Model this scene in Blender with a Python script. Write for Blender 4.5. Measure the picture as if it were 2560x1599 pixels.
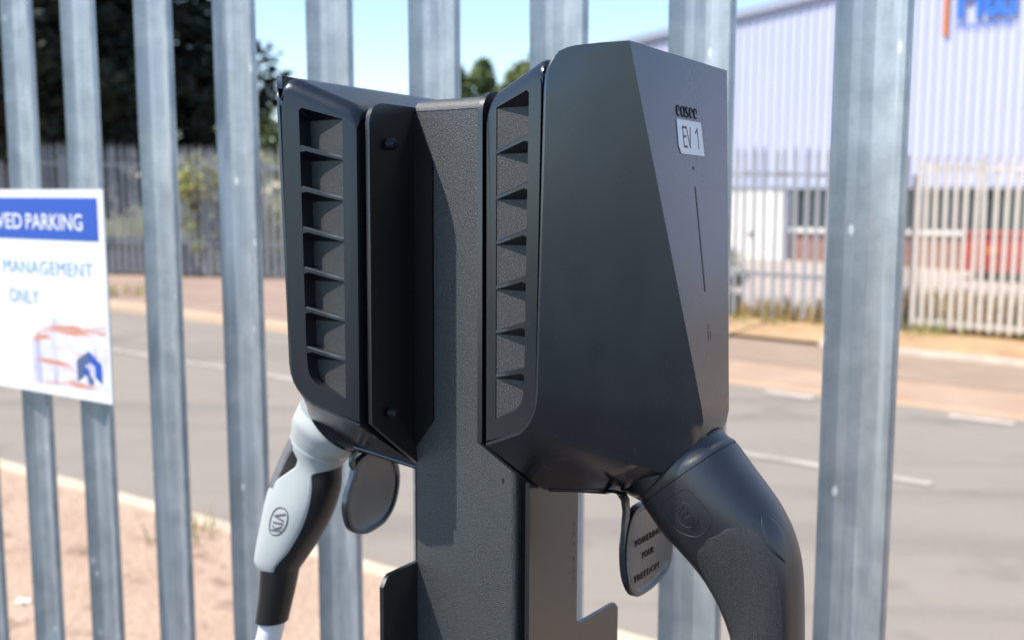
import bpy, bmesh, math, random
from mathutils import Vector, Matrix
from mathutils.geometry import tessellate_polygon

for o in list(bpy.data.objects):
    bpy.data.objects.remove(o)
scene = bpy.context.scene
COL = scene.collection
random.seed(7)

# ------------------------------------------------------------------ camera
EYE = 1.70
PITCH = math.radians(7.0)
cam_data = bpy.data.cameras.new('camera')
cam_data.sensor_width = 36.0
cam_data.lens = 36.0 * 2600.0 / 2560.0
cam_data.clip_start = 0.02
cam_data.clip_end = 6000.0
cam_data.dof.use_dof = True
cam_data.dof.focus_distance = 0.575
cam_data.dof.aperture_fstop = 8.6
cam = bpy.data.objects.new('camera', cam_data)
COL.objects.link(cam)
cam.location = (0, 0, EYE)
cam.rotation_euler = (math.radians(90.0) - PITCH, 0, 0)
scene.camera = cam

# ------------------------------------------------------------------ sky and sun
SUN_TO = Vector((1.173, 0.431, -1.72)).normalized()        # the way the light travels
SUN_ELEV = math.asin(-SUN_TO.z)
SUN_ROT = math.atan2(-SUN_TO.x, -SUN_TO.y)
world = bpy.data.worlds.new('World')
scene.world = world
world.use_nodes = True
wn = world.node_tree.nodes
wl = world.node_tree.links
wn.clear()
sky = wn.new('ShaderNodeTexSky')
sky.sky_type = 'NISHITA'
sky.sun_disc = False
sky.sun_elevation = SUN_ELEV
sky.sun_rotation = SUN_ROT
sky.altitude = 50
sky.air_density = 1.0
sky.dust_density = 0.25
sky.ozone_density = 1.6
bg = wn.new('ShaderNodeBackground')
bg.inputs['Strength'].default_value = 0.13
wo = wn.new('ShaderNodeOutputWorld')
wl.new(sky.outputs[0], bg.inputs[0])
wl.new(bg.outputs[0], wo.inputs[0])

sun_data = bpy.data.lights.new('sun', 'SUN')
sun_data.energy = 3.8
sun_data.angle = math.radians(0.53)
sun_data.color = (1.0, 0.94, 0.86)
sun = bpy.data.objects.new('sun', sun_data)
COL.objects.link(sun)
sun.rotation_euler = SUN_TO.to_track_quat('-Z', 'Y').to_euler()
sun.location = (-8, -6, 9)

vs = scene.view_settings
vs.view_transform = 'Standard'
vs.look = 'None'
vs.gamma = 1.0
vs.use_curve_mapping = False
vs.exposure = 0.92
scene.render.engine = 'CYCLES'


# ------------------------------------------------------------------ materials
def mat(name, color, rough=0.6, metal=0.0, spec=0.5, noise=None, bump=None, coat=0.0, trans=0.0, tint=None, ior=1.5):
    """noise=(scale, other colour, amount low, high); bump=(scale, distance, strength)"""
    m = bpy.data.materials.new(name)
    m.use_nodes = True
    nt = m.node_tree
    b = nt.nodes['Principled BSDF']
    b.inputs['Base Color'].default_value = (*color, 1)
    b.inputs['Roughness'].default_value = rough
    b.inputs['Metallic'].default_value = metal
    b.inputs['Specular IOR Level'].default_value = spec
    b.inputs['Coat Weight'].default_value = coat
    b.inputs['IOR'].default_value = ior
    if tint:
        b.inputs['Specular Tint'].default_value = (*tint, 1)
    if trans:
        b.inputs['Transmission Weight'].default_value = trans
    tc = nt.nodes.new('ShaderNodeTexCoord')
    if noise:
        n = nt.nodes.new('ShaderNodeTexNoise')
        n.inputs['Scale'].default_value = noise[0]
        n.inputs['Detail'].default_value = 6
        n.inputs['Roughness'].default_value = 0.62
        r = nt.nodes.new('ShaderNodeMapRange')
        r.inputs[1].default_value = noise[2]
        r.inputs[2].default_value = noise[3]
        mx = nt.nodes.new('ShaderNodeMix')
        mx.data_type = 'RGBA'
        mx.inputs['A'].default_value = (*color, 1)
        mx.inputs['B'].default_value = (*noise[1], 1)
        nt.links.new(tc.outputs['Object'], n.inputs['Vector'])
        nt.links.new(n.outputs['Fac'], r.inputs[0])
        nt.links.new(r.outputs[0], mx.inputs['Factor'])
        nt.links.new(mx.outputs['Result'], b.inputs['Base Color'])
        m['mix'] = mx.name
    if bump:
        n2 = nt.nodes.new('ShaderNodeTexNoise')
        n2.inputs['Scale'].default_value = bump[0]
        n2.inputs['Detail'].default_value = 4
        bp = nt.nodes.new('ShaderNodeBump')
        bp.inputs['Distance'].default_value = bump[1]
        bp.inputs['Strength'].default_value = bump[2]
        nt.links.new(tc.outputs['Object'], n2.inputs['Vector'])
        nt.links.new(n2.outputs['Fac'], bp.inputs['Height'])
        nt.links.new(bp.outputs[0], b.inputs['Normal'])
    return m


def add_layer(m, scale, lo, hi, color, rough=None, kind='noise', stretch=None):
    """mix one more worn or dusty layer over the base colour (and the roughness)"""
    nt = m.node_tree
    b = nt.nodes['Principled BSDF']
    tc = nt.nodes.new('ShaderNodeTexCoord')
    vec = tc.outputs['Object']
    if stretch:
        mp = nt.nodes.new('ShaderNodeMapping')
        mp.inputs['Rotation'].default_value = stretch[0]
        mp.inputs['Scale'].default_value = stretch[1]
        nt.links.new(vec, mp.inputs['Vector'])
        vec = mp.outputs[0]
    if kind == 'noise':
        n = nt.nodes.new('ShaderNodeTexNoise')
        n.inputs['Scale'].default_value = scale
        n.inputs['Detail'].default_value = 5
        out = n.outputs['Fac']
    else:
        n = nt.nodes.new('ShaderNodeTexVoronoi')
        n.inputs['Scale'].default_value = scale
        out = n.outputs['Distance']
    nt.links.new(vec, n.inputs['Vector'])
    r = nt.nodes.new('ShaderNodeMapRange')
    r.inputs[1].default_value = lo
    r.inputs[2].default_value = hi
    nt.links.new(out, r.inputs[0])
    mx = nt.nodes.new('ShaderNodeMix')
    mx.data_type = 'RGBA'
    src = b.inputs['Base Color']
    if src.is_linked:
        nt.links.new(src.links[0].from_socket, mx.inputs['A'])
    else:
        mx.inputs['A'].default_value = src.default_value
    mx.inputs['B'].default_value = (*color, 1)
    nt.links.new(r.outputs[0], mx.inputs['Factor'])
    nt.links.new(mx.outputs['Result'], src)
    if rough is not None:
        rs = b.inputs['Roughness']
        m2 = nt.nodes.new('ShaderNodeMix')
        if rs.is_linked:
            nt.links.new(rs.links[0].from_socket, m2.inputs['A'])
        else:
            m2.inputs['A'].default_value = rs.default_value
        m2.inputs['B'].default_value = rough
        nt.links.new(r.outputs[0], m2.inputs['Factor'])
        nt.links.new(m2.outputs['Result'], rs)
    return m


def dusty(m, specks=True):
    """fine dust specks, hair-like scratches and faint smears on dark plastic"""
    add_layer(m, 26, 0.45, 0.95, (0.010, 0.0105, 0.012), 0.32)
    if specks:
        add_layer(m, 170, 0.045, 0.028, (0.09, 0.09, 0.088), 0.8, 'voronoi')
        add_layer(m, 34, 0.020, 0.010, (0.16, 0.16, 0.16), 0.7, 'voronoi', ((0.5, 0.4, 0.3), (1.0, 1.0, 0.10)))
        add_layer(m, 38, 0.020, 0.010, (0.12, 0.12, 0.12), 0.7, 'voronoi', ((-0.7, 0.9, 1.1), (1.0, 1.0, 0.08)))
        add_layer(m, 8, 0.42, 0.72, (0.013, 0.0135, 0.0145), 0.36, 'noise', ((0.2, 0, 0), (1.6, 1.6, 0.5)))
    return m


M = {}
M['plastic'] = dusty(mat('satin_black_plastic', (0.005, 0.0062, 0.0095), 0.25, spec=1.0, ior=1.62, tint=(0.78, 0.88, 1.0), bump=(900, 0.0002, 0.06)))  # blue sky reflection put into the base colour and specular tint
M['plastic_dark'] = mat('plain_black_plastic', (0.003, 0.003, 0.004), 0.45)
M['frame'] = dusty(mat('moulded_black_plastic', (0.005, 0.006, 0.0085), 0.26, spec=0.7, tint=(0.80, 0.90, 1.0), bump=(1400, 0.0002, 0.12)))  # bluish base and tint carry the sky's reflection
M['grain'] = mat('grained_grey_plastic', (0.010, 0.011, 0.011), 0.45,
                 noise=(2300, (0.24, 0.25, 0.25), 0.48, 0.80), bump=(2200, 0.0005, 0.6))
M['powder'] = mat('textured_powder_coat', (0.020, 0.022, 0.0235), 0.42, spec=0.8,
                  noise=(2200, (0.22, 0.23, 0.23), 0.50, 0.78), bump=(2100, 0.0006, 0.6))
add_layer(M['powder'], 40, 0.55, 0.9, (0.045, 0.047, 0.047))
M['panel_coat'] = mat('smooth_powder_coat', (0.004, 0.0044, 0.005), 0.30, spec=1.0,
                      noise=(1900, (0.014, 0.0145, 0.0145), 0.52, 0.76), bump=(1500, 0.0004, 0.08))
M['rubber'] = dusty(mat('matt_black_rubber', (0.006, 0.0075, 0.012), 0.38, spec=0.9, bump=(700, 0.0003, 0.2)))  # bluish base carries the reflected sky
M['grip'] = mat('scuffed_rough_grip', (0.010, 0.0105, 0.012), 0.55,
                noise=(2600, (0.12, 0.121, 0.126), 0.44, 0.84), bump=(2000, 0.0004, 0.4))
add_layer(M['grip'], 90, 0.03, 0.012, (0.2, 0.2, 0.2), 0.7, 'voronoi', ((0.2, 0.5, 0.3), (1, 1, 0.12)))
M['white_shell'] = mat('pale_blue_white_plastic', (0.43, 0.46, 0.46), 0.35, coat=0.1)
M['grip_black'] = mat('soft_black_grip', (0.016, 0.015, 0.0155), 0.40, bump=(1100, 0.0002, 0.2))
M['grey_pad'] = mat('grey_rubber_pad', (0.16, 0.16, 0.17), 0.7, noise=(300, (0.1, 0.1, 0.11), 0.4, 0.7))
M['white_cable'] = mat('white_cable_sheath', (0.72, 0.73, 0.78), 0.45)
M['sticker'] = mat('white_label_film', (0.72, 0.74, 0.78), 0.5)
M['print'] = mat('grey_print', (0.10, 0.09, 0.10), 0.6)
M['ink'] = mat('black_inlay', (0.004, 0.004, 0.005), 0.4)
M['steel'] = mat('dark_screw_steel', (0.025, 0.025, 0.035), 0.4, metal=0.6)
M['edge'] = mat('bare_powder_edge', (0.06, 0.065, 0.068), 0.45,
                noise=(1900, (0.16, 0.16, 0.16), 0.5, 0.75), bump=(1500, 0.0005, 0.6))


def vary(m):
    """shift every texture of a material by a random amount per object, so repeats differ"""
    nt = m.node_tree
    oi = nt.nodes.new('ShaderNodeObjectInfo')
    mul = nt.nodes.new('ShaderNodeVectorMath')
    mul.operation = 'SCALE'
    mul.inputs[0].default_value = (7.3, 3.1, 11.7)
    nt.links.new(oi.outputs['Random'], mul.inputs['Scale'])
    for tc in [n for n in nt.nodes if n.type == 'TEX_COORD']:
        ends = [l.to_socket for l in tc.outputs['Object'].links]
        add = nt.nodes.new('ShaderNodeVectorMath')
        add.operation = 'ADD'
        nt.links.new(tc.outputs['Object'], add.inputs[0])
        nt.links.new(mul.outputs[0], add.inputs[1])
        for e in ends:
            nt.links.new(add.outputs[0], e)
    return m


def galv(name, a, b, rough):
    m = mat(name, a, rough, metal=0.6, noise=(26, b, 0.38, 0.68), bump=(40, 0.0008, 0.25))
    add_layer(m, 9, 0.55, 0.75, (0.37, 0.42, 0.46), 0.5)
    add_layer(m, 30, 0.11, 0.05, (0.78, 0.78, 0.76), 0.55, 'voronoi', ((0, 0, 0), (1, 1, 0.55)))
    add_layer(m, 22, 0.55, 0.75, (0.66, 0.70, 0.73), 0.45, 'noise', ((0, 0, 0), (2.2, 2.2, 0.10)))
    add_layer(m, 14, 0.60, 0.78, (0.22, 0.26, 0.31), 0.5, 'noise', ((0.3, 0.2, 0), (2.0, 2.0, 0.3)))
    return vary(m)


M['galv'] = galv('galvanised_steel', (0.36, 0.39, 0.415), (0.51, 0.54, 0.56), 0.36)
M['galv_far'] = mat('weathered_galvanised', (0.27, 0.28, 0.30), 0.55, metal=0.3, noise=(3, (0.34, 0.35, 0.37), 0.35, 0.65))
M['gate_grey'] = mat('pale_gate_paint', (0.62, 0.57, 0.51), 0.55, noise=(4, (0.52, 0.48, 0.43), 0.4, 0.7))  # gate's brighter sunlight put into a paler colour than the fence
M['asphalt'] = mat('worn_asphalt', (0.25, 0.213, 0.176), 0.85, noise=(0.7, (0.29, 0.246, 0.203), 0.35, 0.7), bump=(160, 0.004, 0.5))
add_layer(M['asphalt'], 1.0, 0.5, 0.72, (0.18, 0.157, 0.135), None, 'noise', ((0, 0, 0.569), (0.12, 2.2, 1)))
add_layer(M['asphalt'], 90, 0.45, 0.75, (0.31, 0.265, 0.22))
add_layer(M['asphalt'], 1.6, 0.58, 0.72, (0.195, 0.167, 0.14))
M['tarmac'] = mat('dark_tarmac', (0.045, 0.045, 0.047), 0.9, noise=(1.2, (0.06, 0.06, 0.06), 0.35, 0.7), bump=(140, 0.004, 0.5))
M['path'] = mat('pink_tarmac_footway', (0.30, 0.21, 0.165), 0.9, noise=(1.3, (0.40, 0.28, 0.21), 0.35, 0.7), bump=(60, 0.006, 0.5))
M['apron'] = mat('sandy_concrete_apron', (0.40, 0.265, 0.175), 0.9, noise=(2.0, (0.46, 0.325, 0.225), 0.35, 0.7), bump=(60, 0.005, 0.5))
M['greypath'] = mat('grey_tarmac_crossing', (0.30, 0.215, 0.15), 0.9, noise=(1.5, (0.36, 0.26, 0.18), 0.35, 0.7), bump=(60, 0.005, 0.5))
M['verge'] = mat('dry_sandy_earth', (0.42, 0.285, 0.20), 0.95, noise=(2.2, (0.50, 0.355, 0.255), 0.35, 0.68), bump=(30, 0.02, 0.8))
add_layer(M['verge'], 7, 0.56, 0.72, (0.25, 0.155, 0.105))
add_layer(M['verge'], 1.1, 0.58, 0.7, (0.36, 0.27, 0.21))
add_layer(M['verge'], 60, 0.6, 0.75, (0.13, 0.10, 0.08))
M['verge_far'] = mat('orange_dry_verge', (0.42, 0.25, 0.13), 0.95, noise=(1.6, (0.50, 0.35, 0.19), 0.35, 0.7), bump=(12, 0.03, 0.8))
add_layer(M['verge_far'], 5, 0.6, 0.75, (0.22, 0.13, 0.07))
M['kerb'] = mat('pale_concrete_kerb', (0.62, 0.50, 0.36), 0.85, noise=(6, (0.50, 0.40, 0.30), 0.4, 0.7))
M['kerb_far'] = mat('sandy_concrete_kerb', (0.50, 0.36, 0.25), 0.85, noise=(3, (0.40, 0.29, 0.20), 0.4, 0.7))
M['paint'] = mat('worn_road_paint', (0.50, 0.43, 0.37), 0.8, noise=(5, (0.32, 0.285, 0.25), 0.42, 0.66))
M['paint_bright'] = mat('white_road_paint', (0.60, 0.51, 0.42), 0.8, noise=(6, (0.42, 0.35, 0.29), 0.45, 0.7))
M['lawn'] = mat('rough_green_grass', (0.09, 0.10, 0.035), 0.95, noise=(1.2, (0.17, 0.15, 0.06), 0.35, 0.7), bump=(10, 0.05, 0.8))
M['forecourt'] = mat('pale_concrete_yard', (0.42, 0.34, 0.29), 0.9, noise=(0.5, (0.48, 0.40, 0.34), 0.35, 0.7))
M['field'] = mat('dry_open_ground', (0.30, 0.24, 0.16), 0.95, noise=(0.05, (0.22, 0.22, 0.12), 0.4, 0.65))
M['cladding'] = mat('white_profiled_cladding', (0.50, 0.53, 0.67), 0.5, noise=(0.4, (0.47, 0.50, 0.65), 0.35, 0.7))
M['brick'] = mat('red_brown_brickwork', (0.26, 0.125, 0.10), 0.9, noise=(6, (0.34, 0.18, 0.14), 0.35, 0.7))
M['white_paint'] = mat('white_door_paint', (0.80, 0.79, 0.74), 0.6)
M['glass'] = mat('dark_window_glass', (0.035, 0.05, 0.055), 0.08, spec=0.6)
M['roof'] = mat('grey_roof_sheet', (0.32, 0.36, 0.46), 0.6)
M['red'] = mat('faded_red_paint', (0.42, 0.03, 0.022), 0.5, noise=(3, (0.35, 0.035, 0.028), 0.4, 0.7))
M['dark'] = mat('dark_underside', (0.02, 0.022, 0.03), 0.8)
M['yellow'] = mat('yellow_marker', (0.6, 0.35, 0.05), 0.6)
M['blue'] = mat('sign_blue', (0.022, 0.085, 0.42), 0.5)
M['wall_blue'] = mat('bright_blue_letters', (0.035, 0.17, 0.66), 0.5)
M['signblue_text'] = mat('pale_blue_print', (0.17, 0.34, 0.52), 0.5)
M['orange'] = mat('orange_print', (0.55, 0.17, 0.04), 0.5)
M['sign_white'] = mat('white_sign_board', (0.72, 0.72, 0.72), 0.45)
M['navy'] = mat('slate_blue_print', (0.08, 0.12, 0.24), 0.5)
M['lav'] = mat('lavender_print', (0.36, 0.35, 0.50), 0.5)
M['lav_pale'] = mat('very_pale_print', (0.56, 0.55, 0.64), 0.5)
M['picture'] = mat('faded_print', (0.70, 0.69, 0.72), 0.5, noise=(55, (0.52, 0.50, 0.62), 0.45, 0.7))
add_layer(M['picture'], 26, 0.54, 0.66, (0.42, 0.41, 0.58), None, 'noise', ((0, 0.0, 0), (1.6, 1.6, 0.25)))
add_layer(M['picture'], 24, 0.58, 0.66, (0.58, 0.26, 0.18), None, 'noise', ((0.5, 0.45, 0), (0.35, 0.35, 2.6)))
add_layer(M['picture'], 22, 0.60, 0.68, (0.62, 0.33, 0.25), None, 'noise', ((-0.3, -0.35, 0), (0.3, 0.3, 2.8)))
M['coral'] = mat('coral_print', (0.48, 0.20, 0.15), 0.5)
M['bark'] = mat('brown_bark', (0.10, 0.06, 0.04), 0.9, noise=(8, (0.06, 0.035, 0.025), 0.4, 0.7))
M['needle'] = mat('dark_conifer_needles', (0.008, 0.014, 0.007), 0.75, noise=(1.5, (0.016, 0.026, 0.009), 0.35, 0.7))
M['leaf'] = mat('mid_green_leaves', (0.12, 0.16, 0.05), 0.65, noise=(2, (0.20, 0.23, 0.075), 0.35, 0.7))
M['leaf_far'] = mat('grey_green_leaves', (0.10, 0.15, 0.06), 0.7, noise=(0.8, (0.17, 0.20, 0.07), 0.35, 0.7))
M['broom'] = mat('yellow_green_shrub', (0.30, 0.32, 0.11), 0.65, noise=(5, (0.55, 0.50, 0.15), 0.45, 0.65))
M['bush'] = mat('fresh_green_leaves', (0.10, 0.17, 0.035), 0.6, noise=(4, (0.20, 0.28, 0.06), 0.4, 0.65))
M['straw'] = mat('dry_straw_grass', (0.50, 0.34, 0.13), 0.8, noise=(3, (0.36, 0.27, 0.10), 0.4, 0.7))
M['grass'] = mat('green_tuft_grass', (0.20, 0.22, 0.06), 0.8, noise=(8, (0.34, 0.29, 0.10), 0.4, 0.7))
M['litter'] = mat('faded_litter', (0.7, 0.16, 0.16), 0.6)
M['paper'] = mat('white_litter', (0.8, 0.78, 0.74), 0.6)


# ------------------------------------------------------------------ mesh helpers
class MB:
    def __init__(self):
        self.v, self.f = [], []

    def add(self, vs_, fs):
        n = len(self.v)
        self.v += [tuple(p) for p in vs_]
        self.f += [tuple(i + n for i in q) for q in fs]
        return self

    def box(self, x0, x1, y0, y1, z0, z1):
        return self.add([(x0, y0, z0), (x1, y0, z0), (x1, y1, z0), (x0, y1, z0),
                         (x0, y0, z1), (x1, y0, z1), (x1, y1, z1), (x0, y1, z1)],
                        [(0, 3, 2, 1), (4, 5, 6, 7), (0, 1, 5, 4), (1, 2, 6, 5), (2, 3, 7, 6), (3, 0, 4, 7)])

    def prism(self, poly, fn0, fn1):
        """a polygon (list of 2-tuples) made solid between the placements fn0 and fn1"""
        n = len(poly)
        tri = tessellate_polygon([[Vector((p[0], p[1], 0)) for p in poly]])
        vs_ = [fn0(*p) for p in poly] + [fn1(*p) for p in poly]
        fs = [tuple(t) for t in tri] + [tuple(i + n for i in reversed(t)) for t in tri]
        fs += [(i, (i + 1) % n, (i + 1) % n + n, i + n) for i in range(n)]
        return self.add(vs_, fs)

    def grid(self, rows, close_u=False):
        nr, nc = len(rows), len(rows[0])
        fs = []
        for i in range(nr - 1):
            for j in range(nc if close_u else nc - 1):
                k = (j + 1) % nc
                fs.append((i * nc + j, i * nc + k, (i + 1) * nc + k, (i + 1) * nc + j))
        return self.add([p for r in rows for p in r], fs)

    def tube(self, path, rad, n=10, cap=True):
        rows = []
        for i, p in enumerate(path):
            p = Vector(p)
            a = Vector(path[max(i - 1, 0)])
            b = Vector(path[min(i + 1, len(path) - 1)])
            t = (b - a).normalized()
            u = t.cross(Vector((0.31, 0.17, 0.93))).normalized()
            w = t.cross(u)
            r = rad[i] if isinstance(rad, (list, tuple)) else rad
            rows.append([p + u * r * math.cos(2 * math.pi * k / n) + w * r * math.sin(2 * math.pi * k / n) for k in range(n)])
        base = len(self.v)
        self.grid(rows, True)
        if cap:
            self.f.append(tuple(base + k for k in range(n)))
            self.f.append(tuple(base + (len(path) - 1) * n + k for k in reversed(range(n))))
        return self

    def build(self, name, material, parent=None, smooth=None, fix=True):
        me = bpy.data.meshes.new(name)
        me.from_pydata(self.v, [], self.f)
        if fix:
            bm = bmesh.new()
            bm.from_mesh(me)
            bmesh.ops.remove_doubles(bm, verts=bm.verts, dist=1e-6)
            bmesh.ops.recalc_face_normals(bm, faces=bm.faces)
            bm.to_mesh(me)
            bm.free()
        me.materials.append(material)
        if smooth:
            for p in me.polygons:
                p.use_smooth = True
            me.set_sharp_from_angle(angle=math.radians(smooth))
        o = bpy.data.objects.new(name, me)
        COL.objects.link(o)
        if parent is not None:
            o.parent = parent
        return o


def empty(name, mtx=None):
    o = bpy.data.objects.new(name, None)
    o.empty_display_size = 0.05
    COL.objects.link(o)
    if mtx is not None:
        o.matrix_world = mtx
    return o


def tag(o, label=None, cat=None, group=None, kind=None):
    if label:
        o['label'] = label
    if cat:
        o['category'] = cat
    if group:
        o['group'] = group
    if kind:
        o['kind'] = kind
    return o


def text_mesh(body, depth=0.0, offset=0.0, space=1.0):
    """flat lettering as (verts, faces, width) with cap height 1; builtin font"""
    cu = bpy.data.curves.new('lettering', 'FONT')
    cu.body = body
    cu.size = 1.0
    cu.resolution_u = 3
    cu.offset = offset
    cu.space_character = space
    ob = bpy.data.objects.new('lettering_tmp', cu)
    COL.objects.link(ob)
    dg = bpy.context.evaluated_depsgraph_get()
    me = ob.evaluated_get(dg).to_mesh()
    vsx = [tuple(v.co) for v in me.vertices]
    fsx = [tuple(p.vertices) for p in me.polygons]
    ob.evaluated_get(dg).to_mesh_clear()
    bpy.data.objects.remove(ob)
    bpy.data.curves.remove(cu)
    x0 = min(v[0] for v in vsx)
    x1 = max(v[0] for v in vsx)
    y0 = min(v[1] for v in vsx)
    y1 = max(v[1] for v in vsx)
    return [((v[0] - x0) / (x1 - x0), (v[1] - y0) / (y1 - y0)) for v in vsx], fsx


def letters(mb, body, place, depth=0.0, offset=0.0, space=1.0):
    """put lettering through place(u, v, h) with u, v in 0..1 over its own box"""
    vv, ff = text_mesh(body, 0, offset, space)
    n = len(vv)
    if depth == 0:
        mb.add([place(u, v, 0) for u, v in vv], ff)
        return mb
    edges = {}
    for q in ff:
        for i in range(len(q)):
            e = (q[i], q[(i + 1) % len(q)])
            if (e[1], e[0]) in edges:
                del edges[(e[1], e[0])]
            else:
                edges[e] = 1
    fs = [tuple(i + n for i in q) for q in ff]
    fs += [(a, b, b + n, a + n) for a, b in edges]
    mb.add([place(u, v, 0) for u, v in vv] + [place(u, v, depth) for u, v in vv], fs)
    return mb


# ------------------------------------------------------------------ the ground frame: s runs along the road to the left, p across it
LX, LY = -0.8427, 0.5384
NX, NY = 0.5384, 0.8427


def gz(s):
    return 0.024 * max(-30.0, min(40.0, s))


def G(s, p, z=0.0):
    return (s * LX + p * NX, s * LY + p * NY, gz(s) + z)


def V(s, p, z):
    """a point with an absolute height"""
    return (s * LX + p * NX, s * LY + p * NY, z)


def sheet(name, s_list, p0, p1, z, material):
    mb = MB()
    mb.grid([[G(s, p0, z), G(s, p1, z)] for s in s_list])
    o = mb.build(name, material)
    if o.data.polygons[0].normal.z < 0:
        o.data.flip_normals()
    return tag(o, kind='structure')


# ------------------------------------------------------------------ setting
SL = [-60, -30, 0, 40, 60]
sheet('ground', [-2500, -30, 40, 2500], -2500, 2500, -0.16, M['field'])
sheet('car_park', SL, -60, 0.80, 0.0, M['tarmac'])
sheet('near_verge', SL, 0.80, 3.30, 0.004, M['verge'])
sheet('road', SL, 3.40, 8.80, -0.07, M['asphalt'])
mbk = MB()
mbk.grid([[G(s, 3.30, -0.15), G(s, 3.30, 0.012), G(s, 3.40, 0.012), G(s, 3.415, 0.0), G(s, 3.42, -0.15)] for s in SL])
tag(mbk.build('near_kerb', M['kerb'], smooth=30), kind='structure')
mbk = MB()
mbk.grid([[G(s, 8.40, -0.15), G(s, 8.42, 0.0), G(s, 8.45, 0.02), G(s, 8.62, 0.02), G(s, 8.62, -0.15)] for s in (4.2, 10, 40, 60)])
tag(mbk.build('far_kerb', M['kerb_far'], smooth=30), kind='structure')
sheet('far_pavement', [4.2, 20, 40, 60], 8.62, 13.8, 0.005, M['path'])
sheet('driveway_apron', [-60, -30, 0, 4.2], 8.86, 9.75, -0.032, M['apron'])
mbk = MB()
mbk.grid([[G(s, 8.72, -0.068), G(s, 8.80, -0.052), G(s, 8.88, -0.030)] for s in (-60, -30, 0, 4.2)])
tag(mbk.build('dropped_kerb', M['apron'], smooth=40), kind='structure')
sheet('crossing_pavement', [-60, -30, 0, 4.2], 9.75, 11.2, -0.028, M['greypath'])
sheet('far_verge', [-60, -30, 0, 4.2], 11.25, 13.2, 0.0, M['verge_far'])
sheet('dry_verge_strip', [4.2, 5, 7.0], 10.4, 13.2, 0.012, M['verge_far'])
sheet('yard', [-40, 0, 10.5], 13.2, 40, 0.012, M['forecourt'])
sheet('rough_grass', [10.5, 20, 40, 60], 13.8, 46, 0.012, M['lawn'])
mbk = MB()
mbk.grid([[G(s, 11.18, -0.05), G(s, 11.18, 0.02), G(s, 11.30, 0.02), G(s, 11.30, -0.05)] for s in (-30, 0, 3.2)])
tag(mbk.build('edging_kerb', M['paint_bright']), kind='structure')


def marking(s0, s1, p0, p1, material, z=-0.062):
    mb = MB()
    mb.grid([[G(s, p0, z), G(s, p1, z)] for s in (s0, s1)])
    o = mb.build('road_marking', material)
    tag(o, kind='structure')


marking(1.15, 12.0, 6.42, 6.52, M['paint'])
for s0 in (-8, -4.5, -1.2):
    marking(s0, s0 + 1.5, 6.42, 6.52, M['paint'])
marking(16, 20, 6.42, 6.52, M['paint'])
for s0, s1 in ((2.48, 2.9), (0.95, 1.42), (-0.9, -0.3)):
    marking(s0, s1, 8.50, 8.62, M['paint_bright'])


def tuft(mb, s, p, n, hgt, spread, z=0.0, w=0.012):
    for _ in range(n):
        a = random.uniform(0, 6.28)
        r = spread * math.sqrt(random.random())
        x, y, zz = G(s + r * math.cos(a), p + r * math.sin(a), z)
        h = hgt * random.uniform(0.4, 1.0)
        d = random.uniform(0, 6.28)
        lx, ly = math.cos(d) * h * 0.4, math.sin(d) * h * 0.4
        wx, wy = -math.sin(d) * w, math.cos(d) * w
        mb.add([(x - wx, y - wy, zz), (x + wx, y + wy, zz), (x + lx * .5 + wx * .6, y + ly * .5 + wy * .6, zz + h * .6),
                (x + lx, y + ly, zz + h)], [(0, 1, 2), (0, 2, 3)])


mg = MB()
for _ in range(260):
    tuft(mg, random.uniform(-1.5, 2.9), random.uniform(13.0, 13.9), 14, 0.55, 0.10)
for _ in range(60):
    tuft(mg, random.uniform(3.2, 4.6), random.uniform(12.6, 13.6), 12, 0.30, 0.10)
tag(mg.build('dry_grass', M['straw'], fix=False), 'dry straw-coloured grass growing along the foot of the far gate', 'grass', kind='stuff')
mg = MB()
for s, p, n in ((2.75, 1.9, 90), (2.6, 2.05, 60), (3.85, 3.15, 30), (2.45, 12.75, 60), (4.4, 12.4, 60), (13.4, 8.9, 90), (12.2, 9.1, 60)):
    tuft(mg, s, p, n, 0.16 if p < 5 else 0.22, 0.16 if p < 5 else 0.45, 0.0, 0.006 if p < 5 else 0.012)
tag(mg.build('green_weeds', M['grass'], fix=False), 'small green and yellow weed tufts scattered on the verges', 'weeds', kind='stuff')
# stones and clods on the near verge
mg = MB()
for _ in range(420):
    s, p = random.uniform(0.5, 8), random.uniform(0.9, 3.2)
    r = random.choice((0.006, 0.01, 0.014, 0.022))
    x, y, z = G(s, p, 0.0)
    pts = [(x + r * random.uniform(.7, 1.3) * math.cos(k * 1.2566), y + r * random.uniform(.7, 1.3) * math.sin(k * 1.2566), z) for k in range(5)]
    top = (x + r * .2, y, z + r * random.uniform(.5, .9))
    mg.add(pts + [top], [(k, (k + 1) % 5, 5) for k in range(5)])
tag(mg.build('gravel', M['greypath'], fix=False), 'loose stones and clods on the sandy near verge', 'gravel', kind='stuff')


def scrap(name, s, p, sx, sy, material, label, z=0.004):
    mb = MB()
    mb.grid([[G(s + sx * i + random.uniform(-.2, .2) * sx, p + sy * j + random.uniform(-.2, .2) * sy, z + random.uniform(0, .02)) for j in range(4)] for i in range(4)])
    tag(mb.build(name, material, smooth=60), label, 'litter')


scrap('litter', 3.72, 2.26, 0.014, 0.012, M['paper'], 'crumpled white paper scrap on the sandy near verge')
scrap('litter', 10.3, 9.6, 0.045, 0.04, M['litter'], 'faded red wrapper lying on the far pinkish pavement', 0.012)


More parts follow.
